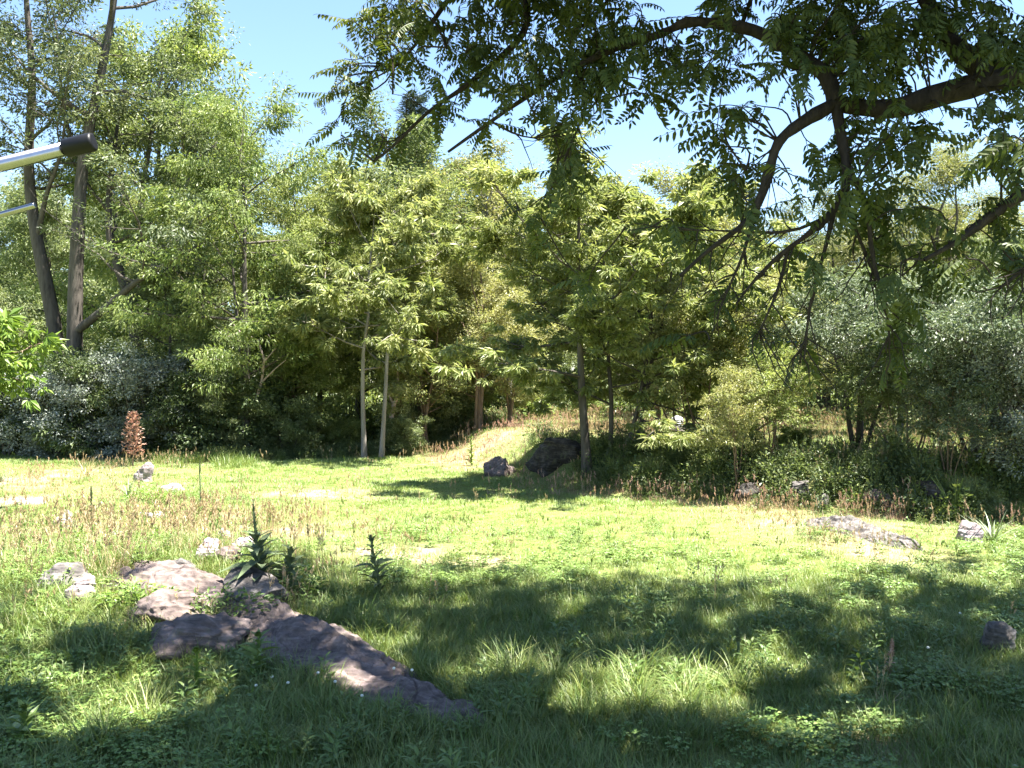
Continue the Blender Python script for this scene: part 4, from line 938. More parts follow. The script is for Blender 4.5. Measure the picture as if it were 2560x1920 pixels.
def walnut():
    rng = np.random.default_rng(99)
    base = np.array([5.6, 6.0, 0.0]); base[2] = float(zg(5.6, 6.0))
    e = ob('walnut_tree', None, loc=base); tag(e, 'large shady walnut tree overhanging the view from the upper right', 'tree')
    wood = MB(); nodes = []
    trunk = ob('trunk', bpy.data.meshes.new('trunk'), e)
    def limb(pts, r0, r1, k=8, n=None, part=True):
        q = curve3(pts, n or max(6, len(pts) * 2)); rr = np.linspace(r0, r1, len(q)) * (1 + 0.10 * rng.normal(size=len(q)))
        if part:
            mb = MB(); tube(mb, q - base, rr, k); ob('limb', mb.mesh('limb', M['bark_walnut'], True), trunk)
        else: tube(wood, q - base, rr, k)
        for p, r in zip(q, rr): nodes.append((p, r))
        if part and r0 < 0.055:
            ln = np.linalg.norm(np.diff(q, axis=0), axis=1).sum()
            for j in range(int(5 + 5 * ln)):
                t_ = rng.uniform(0.25, 1.0); p, d_ = at_path(q, min(t_, 0.999)); sd = nrm(d_ + rng.normal(size=3) * [0.8, 0.5, 0.6] + [0, 0, -0.25])
                tw = limb_path(p, sd, rng.uniform(0.15, 0.6), 6, rng, -0.3, 0.25); tube(wood, tw - base, np.linspace(0.006, 0.002, 6), 4)
                nodes.append((tw[3], 0.004)); nodes.append((tw[-1], 0.003))
                if rng.uniform() < 0.45: tw2 = limb_path(tw[2], nrm(sd + rng.normal(size=3) * 0.7), rng.uniform(0.1, 0.3), 4, rng, -0.2, 0.2); tube(wood, tw2 - base, np.linspace(0.004, 0.0015, 4), 4)
        return q
    mb = MB(); tq = curve3([base + [0, 0, -0.3], base + [0, 0, 1.5], base + [-0.1, 0, 3.4], base + [-0.25, 0.1, 5.2], base + [-0.5, 0.2, 8], base + [-0.9, 0.3, 11.5]], 14)
    tube(mb, tq - base, np.linspace(0.34, 0.06, 14), 12); trunk.data = mb.mesh('trunk', M['bark_walnut'], True)
    for p in tq[4:]: nodes.append((p, 0.1))
    fork = P(2090, 258, 6.3)
    limb([tq[5], P(2700, 180, 6.2), P(2560, 182, 6.2), P(2470, 205, 6.2), P(2322, 243, 6.2), P(2244, 275, 6.3), P(2166, 272, 6.3), fork], 0.10, 0.056, 10, 20)
    limb([fork, P(2075, 200, 6.35), P(2050, 168, 6.4), P(1960, 112, 6.5), P(1880, 70, 6.6), P(1830, 66, 6.6), P(1720, 46, 6.7), P(1690, 68, 6.75), P(1640, 92, 6.8), P(1540, 117, 6.9), P(1437, 167, 7.0), P(1340, 225, 7.1), P(1227, 303, 7.2), P(1120, 380, 7.3)], 0.06, 0.012, 8, 30)
    limb([P(2480, 200, 6.2), P(2420, 150, 6.3), P(2360, 90, 6.4), P(2330, 20, 6.5), P(2250, -100, 6.6)], 0.08, 0.05)
    limb([fork, P(2030, 290, 6.25), P(1990, 316, 6.2), P(1941, 352, 6.2), P(1929, 408, 6.2), P(1912, 470, 6.2), P(1883, 544, 6.2), P(1830, 584, 6.2), P(1770, 625, 6.2), P(1700, 690, 6.2)], 0.05, 0.012, 8, 22)
    limb([fork, P(2100, 340, 6.2), P(2120, 408, 6.15), P(2112, 486, 6.1), P(2085, 530, 6.1), P(2030, 580, 6.1), P(1970, 620, 6.1), P(1900, 680, 6.1), P(1840, 760, 6.1)], 0.042, 0.008, 7, 20)
    limb([P(2112, 486, 6.1), P(2130, 560, 6.1), P(2160, 620, 6.1), P(2190, 700, 6.1)], 0.02, 0.007, 6)
    limb([P(2120, 420, 6.15), P(2180, 520, 6.0), P(2170, 640, 6.0), P(2215, 740, 6.0), P(2225, 860, 6.0)], 0.022, 0.006, 6)
    limb([P(2085, 530, 6.1), P(2060, 640, 6.1), P(2020, 760, 6.1), P(2016, 860, 6.1), P(2010, 900, 6.1)], 0.016, 0.005, 6)
    limb([P(1970, 620, 6.1), P(1950, 720, 6.1), P(1920, 780, 6.1), P(1890, 850, 6.1)], 0.014, 0.005, 6)
    limb([P(1883, 544, 6.2), P(1860, 640, 6.2), P(1820, 720, 6.2), P(1790, 800, 6.2)], 0.014, 0.004, 6)
    limb([P(2085, 530, 6.1), P(1990, 585, 6.1), P(1890, 582, 6.1), P(1790, 575, 6.1), P(1690, 575, 6.1)], 0.014, 0.004, 6)
    limb([tq[3] + [0, 0, 0.2], P(2700, 420, 5.6), P(2560, 482, 5.6), P(2478, 537, 5.6), P(2392, 607, 5.6), P(2310, 650, 5.6)], 0.06, 0.014, 8, 14)
    limb([tq[3], P(2720, 560, 5.4), P(2600, 640, 5.3), P(2500, 720, 5.3)], 0.035, 0.008, 7)
    # boughs high on the tree, above the picture
    limb([P(2250, -100, 6.6), P(1900, -190, 7.2), P(1500, -180, 7.8), P(1250, -120, 8.2), P(1130, -20, 8.4), P(1060, 90, 8.5), P(985, 170, 8.5)], 0.055, 0.012, 8, 22)
    limb([P(1250, -120, 8.2), P(1330, 20, 7.8), P(1310, 95, 7.6), P(1228, 163, 7.5), P(1150, 229, 7.4), P(1072, 272, 7.4), P(994, 358, 7.4), P(940, 400, 7.4)], 0.035, 0.009, 8, 20)
    limb([P(1500, -180, 7.8), P(1560, -60, 7.6), P(1500, 40, 7.5), P(1430, 80, 7.4)], 0.03, 0.01)
    limb([P(1900, -190, 7.2), P(1900, -50, 7.0), P(1860, 40, 6.9), P(1840, 110, 6.9)], 0.03, 0.01)
    limb([P(1437, 167, 7.0), P(1480, 240, 6.9), P(1440, 330, 6.9), P(1400, 430, 6.9), P(1370, 520, 6.9)], 0.014, 0.005, 6)
    limb([P(1227, 303, 7.2), P(1290, 340, 7.1), P(1350, 350, 7.0), P(1420, 330, 6.9)], 0.01, 0.004, 6)
    for i in range(9):
        a = -2.6 + i * 0.62 + rng.normal() * 0.1; t = 6 + i % 6
        p = tq[min(t, 13)]; L = rng.uniform(4.5, 7.0)
        d = np.array([math.cos(a + math.pi / 2 + 1.1), math.sin(a + math.pi / 2 + 1.1), 0])
        limb([p, p + d * L * 0.35 + [0, 0, 0.9], p + d * L * 0.7 + [0, 0, 1.3], p + d * L + [0, 0, 1.2]], 0.11, 0.03, 8, 10)
    NP = np.array([p for p, r in nodes])
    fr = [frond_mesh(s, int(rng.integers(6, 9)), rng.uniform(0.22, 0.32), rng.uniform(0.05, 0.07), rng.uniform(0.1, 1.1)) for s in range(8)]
    frc = [frond_mesh(s + 50, 6, 0.44, 0.155, 0.6, False) for s in range(4)]  # outsized fronds for the unseen crown, to thicken its shade
    spots = []        # (position, azimuth, pitch, roll, scale, in view)
    def spray(c, nf, inview, twig_from=None):
        i = np.argmin(((NP - c) ** 2).sum(1)); a = NP[i] if twig_from is None else twig_from
        dv = c - a; ln = np.linalg.norm(dv)
        if ln > 0.15:
            mid = a + dv * 0.4 + np.array([0, 0, 0.14 * ln]) + rng.normal(size=3) * 0.13 * ln; m2 = a + dv * 0.75 + np.array([0, 0, 0.08 * ln]) + rng.normal(size=3) * 0.10 * ln
            q = curve3([a, mid, m2, c], 9); tube(wood, q - base, np.linspace(min(0.005 + 0.006 * ln, 0.02), 0.003, 9), 5)
        else: q = np.array([a, c, c + 1e-3])
        for k in range(nf):
            t = 1 - 0.5 * (k / max(nf, 1)) ** 1.2; p, d = at_path(q, min(0.999, max(0.05, t)))
            az = math.atan2(d[1], d[0]) + rng.normal() * 1.2
            spots.append((p, az, rng.uniform(-0.25, 1.25), rng.normal() * 0.55, rng.uniform(0.6, 1.25), inview))
    # foliage seen in the picture: u, v, ru, rv, depth, sprays
    for (u, v, ru, rv, Y, n) in [
        (930, 90, 70, 60, 8.4, 9), (880, 220, 45, 50, 8.4, 5), (830, 290, 30, 30, 8.3, 3), (1010, 60, 90, 50, 8.2, 9), (1000, 190, 60, 40, 8.2, 5), (820, 345, 30, 25, 8.3, 3), (880, 380, 70, 30, 7.6, 5), (960, 330, 60, 40, 7.5, 4),
        (1100, 90, 80, 60, 7.8, 9), (1180, 140, 80, 50, 7.6, 8), (1250, 50, 90, 60, 7.8, 11), (1380, 40, 90, 60, 7.5, 11), (1340, 170, 80, 50, 7.2, 8), (1450, 120, 80, 60, 7.2, 10), (1540, 60, 80, 60, 7.0, 9), (1520, 170, 70, 40, 7.0, 7),
        (1150, 210, 90, 30, 7.4, 5), (1090, 270, 70, 30, 7.4, 4), (1270, 250, 60, 40, 7.2, 5), (1400, 250, 90, 40, 7.0, 7), (1500, 230, 70, 40, 6.9, 6), (1330, 300, 60, 30, 7.0, 4), (1420, 340, 50, 40, 6.9, 6), (1400, 480, 60, 50, 6.9, 6), (1300, 560, 50, 30, 6.9, 3), (1460, 390, 40, 30, 6.9, 3), (1190, 340, 40, 30, 7.2, 3),
        (1640, 150, 60, 40, 6.8, 6), (1700, 250, 50, 60, 6.7, 6), (1640, 300, 40, 40, 6.7, 4), (1750, 190, 70, 60, 6.6, 9), (1830, 260, 70, 70, 6.5, 11), (1780, 380, 60, 50, 6.5, 7), (1850, 440, 60, 40, 6.4, 6), (1720, 100, 30, 20, 6.8, 1), (1850, 20, 50, 30, 6.8, 5), (1820, 130, 40, 30, 6.8, 2),
        (2000, 60, 100, 60, 6.5, 14), (2140, 60, 100, 70, 6.4, 14), (2280, 90, 90, 80, 6.4, 14), (2080, 150, 100, 50, 6.4, 11), (2200, 190, 90, 50, 6.3, 10), (1980, 180, 60, 50, 6.4, 7), (2420, 60, 90, 60, 6.3, 12), (2530, 130, 60, 70, 6.2, 10), (2460, 130, 60, 40, 6.2, 7),
        (2130, 380, 60, 60, 6.1, 11), (2170, 470, 70, 60, 6.1, 12), (2060, 430, 40, 60, 6.1, 6), (2250, 400, 60, 60, 6.0, 9), (2180, 570, 60, 60, 6.0, 10), (2290, 330, 80, 40, 6.1, 8), (2230, 660, 50, 60, 6.0, 8), (2240, 780, 40, 70, 6.0, 8), (2290, 560, 40, 60, 5.8, 5), (2230, 900, 40, 50, 6.0, 5), (2320, 700, 40, 60, 5.8, 5),
        (2520, 280, 60, 60, 5.8, 9), (2530, 400, 50, 60, 5.6, 9), (2470, 360, 40, 50, 5.7, 5), (2480, 560, 60, 40, 5.6, 7), (2540, 660, 50, 60, 5.3, 8), (2440, 680, 40, 40, 5.4, 4), (2390, 620, 40, 30, 5.6, 3),
        (1870, 560, 50, 30, 6.2, 3), (1720, 660, 40, 30, 6.2, 2), (1960, 500, 50, 40, 6.1, 3), (1930, 660, 40, 30, 6.1, 2), (2030, 650, 30, 50, 6.1, 3), (1660, 600, 50, 25, 6.1, 3), (1800, 790, 25, 25, 6.2, 1), (1850, 740, 25, 25, 6.1, 1), (1890, 840, 20, 20, 6.1, 1), (2010, 880, 20, 20, 6.1, 1), (1700, 880, 40, 20, 6.2, 2), (1440, 740, 40, 30, 6.6, 3)]:
        for k in range(max(1, round(n * (1.15 if v < 250 else 0.62)))):
            a = rng.uniform(0, 6.28); q = math.sqrt(rng.uniform(0, 1))
            spray(P(u + ru * q * math.cos(a), v - 35 + rv * q * math.sin(a), Y + rng.uniform(-0.5, 0.5)), int(rng.integers(3, 6)), True)
    # the unseen crown above the picture, its sprays set to cast the wanted foreground shade
    def unseen(p, m=0):
        if p[1] < 0.3: return True
        uu, vv = pix(p); k_ = 0.75 * F / max(p[1], 0.5); return vv < -20 - k_ + m or uu < -20 - k_ or uu > 2580 + k_
    hi = [p for p in NP if unseen(p)]
    pts = []; tries = 0
    while len(pts) < 2000 and tries < 60000:
        tries += 1
        u = rng.uniform(-300, 2750); v = 1395 + 700 * rng.uniform() ** 1.15
        if rng.uniform() > float(shaded(u, v)): continue
        g = P(u, v, H / ((v - CY) / F)); z = rng.uniform(5.0, 12.8)
        p = np.array([g[0], g[1], 0]) + SUN * (z / SUN[2])
        if not unseen(p): continue
        if np.hypot(p[0] - 2.6, p[1] - 7.5) > 10.5 * math.sqrt(max(0.02, 1 - ((z - 7) / 6.4) ** 2)): continue
        if np.hypot(p[0], p[1]) < 2 and z < 5.5: continue
        pts.append(p)
    pts.sort(key=lambda p: min(((p - h) ** 2).sum() for h in hi[::3]))
    HN = np.zeros((len(hi) + len(pts), 3)); HN[:len(hi)] = hi; nh = len(hi)
    for p in pts:
        o_ = np.argsort(((HN[:nh] - p) ** 2).sum(1))[:12]; src = HN[o_[0]]
        for j in o_:
            if all(unseen(HN[j] * (1 - f) + p * f, 40) for f in (0.3, 0.5, 0.7)): src = HN[j]; break
        spray(p, int(rng.integers(6, 9)), False, src); HN[nh] = p; nh += 1
    got = len(pts)
    print('canopy sprays', got, tries, 'fronds', len(spots))
    # the 300 largest fronds in view are leaves of their own, the rest are one mass of foliage
    inv = [i for i, s in enumerate(spots) if s[5]]
    inv.sort(key=lambda i: spots[i][0][1] / spots[i][4])
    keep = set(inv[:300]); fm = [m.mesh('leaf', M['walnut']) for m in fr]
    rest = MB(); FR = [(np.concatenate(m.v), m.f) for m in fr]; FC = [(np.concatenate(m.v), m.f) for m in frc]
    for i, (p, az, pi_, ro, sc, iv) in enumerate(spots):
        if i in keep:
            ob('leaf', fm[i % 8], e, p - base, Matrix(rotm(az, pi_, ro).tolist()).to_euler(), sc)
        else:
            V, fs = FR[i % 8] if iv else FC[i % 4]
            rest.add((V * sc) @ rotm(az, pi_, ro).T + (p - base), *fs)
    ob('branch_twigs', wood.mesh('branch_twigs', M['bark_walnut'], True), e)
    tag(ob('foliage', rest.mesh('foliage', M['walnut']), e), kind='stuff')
walnut()

# ------------------------------------------------------------------ grass, weeds and other ground cover
def scatter(name, variants, x, y, scl, label, cat, tilt=0.12, dz=-0.01, seed=1):
    r = np.random.default_rng(seed); n = len(x)
    src = bpy.data.collections.new(name + '_source')
    for i, me in enumerate(variants): src.objects.link(bpy.data.objects.new('%s_%02d' % (name, i), me))
    me = bpy.data.meshes.new(name); me.vertices.add(n)
    me.vertices.foreach_set('co', np.stack([x, y, zg(x, y) + dz], 1).astype(np.float32).ravel())
    rot = np.stack([r.normal(size=n) * tilt, r.normal(size=n) * tilt, r.uniform(0, 6.283, n)], 1)
    a = me.attributes.new('rot', 'FLOAT_VECTOR', 'POINT'); a.data.foreach_set('vector', rot.astype(np.float32).ravel())
    a = me.attributes.new('scl', 'FLOAT', 'POINT'); a.data.foreach_set('value', np.asarray(scl, np.float32))
    a = me.attributes.new('idx', 'INT', 'POINT'); a.data.foreach_set('value', r.integers(0, len(variants), n).astype(np.int32))
    o = ob(name, me); tag(o, label, cat, kind='stuff')
    ng = bpy.data.node_groups.new(name + '_nodes', 'GeometryNodeTree')
    ng.interface.new_socket('Geometry', in_out='INPUT', socket_type='NodeSocketGeometry')
    ng.interface.new_socket('Geometry', in_out='OUTPUT', socket_type='NodeSocketGeometry')
    N = ng.nodes; L = ng.links
    gi = N.new('NodeGroupInput'); go = N.new('NodeGroupOutput')
    ci = N.new('GeometryNodeCollectionInfo'); ci.inputs['Collection'].default_value = src
    ci.inputs['Separate Children'].default_value = True; ci.inputs['Reset Children'].default_value = True
    ip = N.new('GeometryNodeInstanceOnPoints'); ip.inputs['Pick Instance'].default_value = True
    def att(nm, ty):
        q = N.new('GeometryNodeInputNamedAttribute'); q.data_type = ty; q.inputs['Name'].default_value = nm; return q.outputs['Attribute']
    L.new(gi.outputs[0], ip.inputs['Points']); L.new(ci.outputs[0], ip.inputs['Instance'])
    L.new(att('idx', 'INT'), ip.inputs['Instance Index'])
    er = N.new('FunctionNodeEulerToRotation'); L.new(att('rot', 'FLOAT_VECTOR'), er.inputs[0]); L.new(er.outputs[0], ip.inputs['Rotation'])
    L.new(att('scl', 'FLOAT'), ip.inputs['Scale'])
    L.new(ip.outputs[0], go.inputs[0])
    md = o.modifiers.new('scatter', 'NODES'); md.node_group = ng
    return o

def off_rock(x, y):
    k = np.ones(len(x), bool)
    for (cx, cy_, rx, ry, a) in ROCKS:
        dx = x - cx; dy = y - cy_; ca, sa = math.cos(a), math.sin(a)
        k &= ((dx * ca + dy * sa) / rx) ** 2 + ((-dx * sa + dy * ca) / ry) ** 2 > 1
    return k

def field(n, y0, y1, seed, margin=1.5, power=1.0):
    r = np.random.default_rng(seed); y = y0 + (y1 - y0) * r.uniform(size=n) ** power
    x = r.uniform(-1, 1, n) * (y * 0.5775 + margin)
    return x, y, r

def tuft(seed, n, rad, L, W, lean=(0.05, 0.5), curve=(0.2, 1.0), seg=3, mat='grass', heads=0):
    r = np.random.default_rng(seed); mb = MB()
    for i in range(n):
        a = r.uniform(0, 6.28); q = rad * math.sqrt(r.uniform()); b = (q * math.cos(a), q * math.sin(a), 0)
        az = a + r.normal() * 0.8; l = r.uniform(*L)
        blade_strip(mb, b, az, l, W * r.uniform(0.7, 1.2), r.uniform(*lean), r.uniform(*curve), seg, 0.08)
    for i in range(heads):
        a = r.uniform(0, 6.28); q = rad * math.sqrt(r.uniform()); l = L[1] * r.uniform(0.9, 1.5); d = np.array([r.normal() * 0.15, r.normal() * 0.15, 1]); b = np.array([q * math.cos(a), q * math.sin(a), 0])
        tube(mb, np.array([b, b + d * l]), [0.0022, 0.0014], 3)
        m = 10; t = r.uniform(0.8, 1.05, m); aa = r.uniform(0, 6.28, m)
        leaves(mb, b + d * (l * t)[:, None], np.stack([np.cos(aa) * .5, np.sin(aa) * .5, 1 + 0 * aa], 1), r.normal(size=(m, 3)), np.full(m, 0.05), np.full(m, 0.014))
    return mb.mesh('tuft', M[mat])

def clover_mesh(seed, n=34, rad=0.16, flowers=0):
    r = np.random.default_rng(seed); mb = MB(); B = []; D = []
    for i in range(n):
        a = r.uniform(0, 6.28); q = rad * math.sqrt(r.uniform()); c = np.array([q * math.cos(a), q * math.sin(a), r.uniform(0.04, 0.13)])
        a0 = r.uniform(0, 6.28)
        for k in range(3):
            aa = a0 + k * 2.094; B.append(c); D.append([math.cos(aa), math.sin(aa), r.uniform(-0.2, 0.25)])
    B = np.array(B); D = np.array(D); n3 = len(B)
    leaves(mb, B, D, np.array([0, 0, 1.0]) + r.normal(size=(n3, 3)) * 0.25, r.uniform(0.022, 0.036, n3), r.uniform(0.02, 0.03, n3), 0.1, 0.6)
    return mb.mesh('clover', M['clover'])

def weed_mesh(seed, n=16, L=(0.08, 0.18), h=0.22, mat='weed'):
    r = np.random.default_rng(seed); mb = MB(); B = []; D = []
    for i in range(n):
        a = i * 2.399; t = i / n; B.append([0.02 * math.cos(a), 0.02 * math.sin(a), h * t]); D.append([math.cos(a), math.sin(a), 0.25 + 0.7 * t + 0.2 * r.normal()])
    l = r.uniform(*L, n) * (1 - 0.5 * np.arange(n) / n)
    lances(mb, np.array(B), np.array(D), np.tile([0, 0, 1.0], (n, 1)), l, l * r.uniform(0.28, 0.42), 0.12, 0.3)
    return mb.mesh('weed', M[mat])

def brush_mesh(seed, n=260, rad=0.5, h=0.9, mat='mid', ll=(0.06, 0.13), lw=0.5):
    r = np.random.default_rng(seed); mb = MB(); c = MB()
    o = nrm(r.normal(size=(n, 3))) * (r.uniform(0, 1, (n, 1)) ** 0.5); o[:, 2] = np.abs(o[:, 2])
    lump = 0.75 + 0.5 * vnoise(o * 2.2 + seed, seed)
    b = o * [rad, rad, h] * lump[:, None]
    d = o * [1, 1, 0.4] + r.normal(size=(n, 3)) * 0.4
    L = r.uniform(*ll, n)
    leaves(mb, b, d, np.array([0, 0, 1.0]) + r.normal(size=(n, 3)) * 0.5, L, L * lw)
    for i in range(7):
        a = r.uniform(0, 6.28); tube(mb, np.array([[0, 0, -0.05], [math.cos(a) * rad * .3, math.sin(a) * rad * .3, h * .5], [math.cos(a) * rad * .6, math.sin(a) * rad * .6, h * .85]]), [0.012, 0.008, 0.004], 4)
    return mb.mesh('brush', M[mat])

def ground_cover():
    # mown-looking lawn, mid distance
    x, y, r = field(52000, 11.0, 46.0, 1, 1.5, 0.8)
    d, b = dry_at(x, y); t, dd = bank_t(x, y)
    k = off_rock(x, y) & (r.uniform(size=len(x)) > b * 1.1) & (r.uniform(size=len(x)) > d * 0.7)
    x, y = x[k], y[k]
    v = [tuft(s, 34, 0.17, (0.05, 0.12), 0.009, (0.1, 0.8), (0.1, 0.7), 2, 'lawn') for s in range(6)]
    scatter('lawn_grass', v, x, y, np.random.default_rng(2).uniform(0.6, 1.35, len(x)) * (0.8 + 0.012 * y) * (1 + 0.55 * np.clip(n2(x, y, 0.9, 3, 77), -0.6, 1)), 'short sunlit lawn grass across the clearing', 'grass', 0.1, seed=3)
    x, y, r = field(11000, 5.0, 13.5, 71, 1.0, 0.9); k = off_rock(x, y) & (r.uniform(size=len(x)) > dry_at(x, y)[1]); x, y = x[k], y[k]
    v = [tuft(s + 100, 26, 0.13, (0.07, 0.18), 0.007, (0.05, 0.8), (0.1, 1.0), 3, 'grass') for s in range(6)]
    scatter('foreground_turf', v, x, y, np.random.default_rng(72).uniform(0.7, 1.3, len(x)), 'fine low grass covering the near ground', 'grass', 0.12, seed=73)
    # clover and low leaves in the lawn
    x, y, r = field(7500, 6.0, 24.0, 4, 1.0, 0.85)
    m = n2(x, y, 0.45, 3, 8); k = off_rock(x, y) & (r.uniform(size=len(x)) < sstep(-0.2, 0.6, m) * np.interp(y, [6, 13, 16, 24], [1, 0.9, 0.4, 0.15])) & (r.uniform(size=len(x)) > dry_at(x, y)[0])
    x, y = x[k], y[k]
    scatter('clover_cover', [clover_mesh(s) for s in range(5)], x, y, np.random.default_rng(5).uniform(0.8, 1.5, len(x)), 'low clover leaves carpeting the grass', 'ground cover', 0.1, seed=6)
    # long grass near the camera
    x, y, r = field(21000, 5.4, 15.5, 7, 1.0, 0.85)
    m = n2(x, y, 0.55, 3, 9); d, b = dry_at(x, y)
    edge = sstep(15.5, 11.5, y + 1.2 * m) + 0.6 * sstep(-2.5, -4.5, x) 
    k = off_rock(x, y) & (r.uniform(size=len(x)) < edge * (0.55 + 0.6 * m)) & (r.uniform(size=len(x)) > b)
    x, y = x[k], y[k]
    v = [tuft(s + 20, 22, 0.11, (0.14, 0.34), 0.007, (0.02, 0.5), (0.3, 1.5), 4, 'grass') for s in range(7)]
    scatter('long_grass', v, x, y, np.random.default_rng(8).uniform(0.6, 1.25, len(x)) * np.interp(y, [6, 9, 12], [1.1, 1.05, 1.0]), 'long arching green grass in the shaded foreground', 'grass', 0.12, seed=9)
    # tall clumps of arching grass on the left
    r = np.random.default_rng(10)
    cs = [G(u, v) for (u, v) in [(160, 1560), (90, 1590), (230, 1540), (280, 1580), (40, 1550), (330, 1620), (200, 1620), (20, 1650), (130, 1520), (380, 1640), (1280, 1690), (1700, 1700), (1850, 1710), (1600, 1720), (850, 1560), (830, 1500), (1500, 1760), (1620, 1780), (960, 1600), (2380, 1690), (700, 1850), (200, 1880), (1320, 1760)]]
    x = np.concatenate([c[0] + r.normal(size=9) * 0.25 for c in cs]); y = np.concatenate([c[1] + r.normal(size=9) * 0.3 for c in cs])
    k = off_rock(x, y); x, y = x[k], y[k]
    v = [tuft(s + 40, 34, 0.09, (0.3, 0.62), 0.009, (0.02, 0.35), (0.6, 1.9), 5, 'grass') for s in range(4)]
    scatter('tall_grass_clumps', v, x, y, r.uniform(0.7, 1.15, len(x)), 'tall arching grass clumps in the foreground', 'grass', 0.1, seed=11)
    # dry and seeding grass
    x, y, r = field(30000, 8.0, 58.0, 12, 1.5, 0.9)
    d, b = dry_at(x, y); t, dd = bank_t(x, y)
    top = sstep(0.4, 1.2, t) * (0.12 + 0.55 * (n2(x, y, 0.2, 2, 14) > 0.1)) * np.where(x > 5, 0.5, 1.0)
    kn = np.exp(-((x + 6.5) ** 2 / 14 + (y - 15.5) ** 2 / 22)) * 0.2 + np.exp(-((t + 0.1) / 0.25) ** 2) * 0.22 * (x > 0)
    k = off_rock(x, y) & (r.uniform(size=len(x)) < np.clip(d * 0.45 + top * 0.8 + kn, 0, 1) * (1 - 0.6 * b)); k &= (x > -16)
    x, y = x[k], y[k]; pk = ((n2(x, y, 0.25, 2, 15) > 0.15) & (y > 21)) | ((np.abs(bank_t(x, y)[0] + 0.1) < 0.5) & (x > 0))
    for nm, sel, mt, lab in (('dry_grass', ~pk, 'dry', 'straw-coloured dry grass on the knoll and far meadow'), ('pink_seed_grass', pk, 'pinkdry', 'pinkish seeding grass in the far meadow and on the bank')):
        v = [tuft(s + 60, 16, 0.16, (0.12, 0.36), 0.008, (0.02, 0.6), (0.1, 0.8), 3, mt, 4) for s in range(4)]
        scatter(nm, v, x[sel], y[sel], np.random.default_rng(13).uniform(0.6, 1.2, sel.sum()) * (0.7 + 0.012 * y[sel]) * (1 + 0.5 * np.exp(-((x[sel] + 6.5) ** 2 / 14 + (y[sel] - 15.5) ** 2 / 22))), lab, 'grass', 0.1, seed=16)
    x, y, r = field(1300, 13.0, 36.0, 61, 0.5, 0.8); m = n2(x, y, 0.6, 3, 62); t, dd = bank_t(x, y)
    k = off_rock(x, y) & (r.uniform(size=len(x)) < sstep(-0.3, 0.7, m)) & (t < 0.3); x, y = x[k], y[k]
    v = [tuft(s + 70, 14, 0.10, (0.10, 0.26), 0.009, (0.02, 0.7), (0.2, 1.2), 3, 'grass', 2) for s in range(5)]
    scatter('rough_lawn_tufts', v, x, y, np.random.default_rng(63).uniform(0.6, 1.2, len(x)), 'rougher tufts and seed stalks standing up out of the lawn', 'grass', 0.12, seed=64)
    x, y, r = field(2600, 11.0, 24.0, 65, 0.5); k = off_rock(x, y) & (r.uniform(size=len(x)) < np.exp(-((x + 6.5) ** 2 / 12 + (y - 15.5) ** 2 / 20)) * (0.6 + 0.8 * n2(x, y, 0.5, 2, 66))); x, y = x[k], y[k]
    v = [weed_mesh(s + 30, 18, (0.07, 0.14), 0.25 + 0.08 * s, 'bright') for s in range(3)] + [tuft(s + 75, 26, 0.12, (0.18, 0.45), 0.010, (0.02, 0.5), (0.2, 1.2), 3, 'lawn', 2) for s in range(3)]
    scatter('knoll_weeds', v, x, y, np.random.default_rng(67).uniform(0.6, 1.2, len(x)), 'rough yellow-green weeds and tall grass on the left knoll', 'ground cover', 0.12, seed=68)
    # green grass on the raised ground
    x, y, r = field(16000, 17.0, 60.0, 17, 2.0, 0.9); t, dd = bank_t(x, y)
    k = (t > 0.2) & off_rock(x, y) & (n2(x, y, 0.22, 2, 18) < 0.35); x, y = x[k], y[k]
    v = [tuft(s + 80, 20, 0.18, (0.15, 0.4), 0.010, (0.02, 0.6), (0.2, 1.0), 3, 'lawn') for s in range(4)]
    scatter('meadow_grass', v, x, y, np.random.default_rng(19).uniform(0.6, 1.2, len(x)), 'rough green meadow grass on the raised ground behind the bank', 'grass', 0.1, seed=20)
    # weeds in the foreground and over the knoll
    x, y, r = field(5200, 5.6, 19.0, 21, 1.0, 0.9); m = n2(x, y, 0.6, 2, 22)
    k = off_rock(x, y) & (m > 0.02) & (r.uniform(size=len(x)) < np.interp(y, [6, 13, 19], [0.7, 0.55, 0.12])); x, y = x[k], y[k]
    v = [weed_mesh(s, int(10 + 3 * s), (0.07, 0.15), 0.10 + 0.04 * s) for s in range(5)]
    scatter('broadleaf_weeds', v, x, y, np.random.default_rng(23).uniform(0.6, 1.3, len(x)), 'small broad-leaved weeds among the near grass', 'ground cover', 0.15, seed=24)
    # undergrowth along the wood edge, on the bank and round the trunks
    r = np.random.default_rng(25); X = []; Yv = []; S = []
    for u in np.linspace(-60, 1330, 170):
        base = np.interp(u, [-60, 400, 560, 700, 950, 1050, 1200, 1330], [37, 36.2, 34.0, 35.5, 36.5, 38, 42, 44])
        for q in range(5):
            yy = base + r.uniform(0, 6) * (0.25 + 0.75 * r.uniform()); X.append((u - CX) / F * yy + r.normal() * 0.2); Yv.append(yy); S.append(r.uniform(0.5, 1.3) * (0.6 + 0.12 * (yy - base)))
    for u in np.linspace(1330, 2640, 150):
        for q in range(3):
            x0 = (u - CX) / F * 23; yb = np.interp(x0, [-0.8, 1.6, 6.0, 10.4, 16], [30.5, 25.2, 21.6, 19.3, 18.2])
            yy = yb + r.uniform(0.1, 5.5); X.append((u - CX) / F * yy); Yv.append(yy); S.append(r.uniform(0.25, 0.75) * (2.0 if r.uniform() < 0.12 else 1))
    for u in np.linspace(-150, 2700, 330):
        yy = r.uniform(47, 58) if u < 1300 else r.uniform(44, 58); X.append((u - CX) / F * yy); Yv.append(yy); S.append(r.uniform(1.2, 3.4))
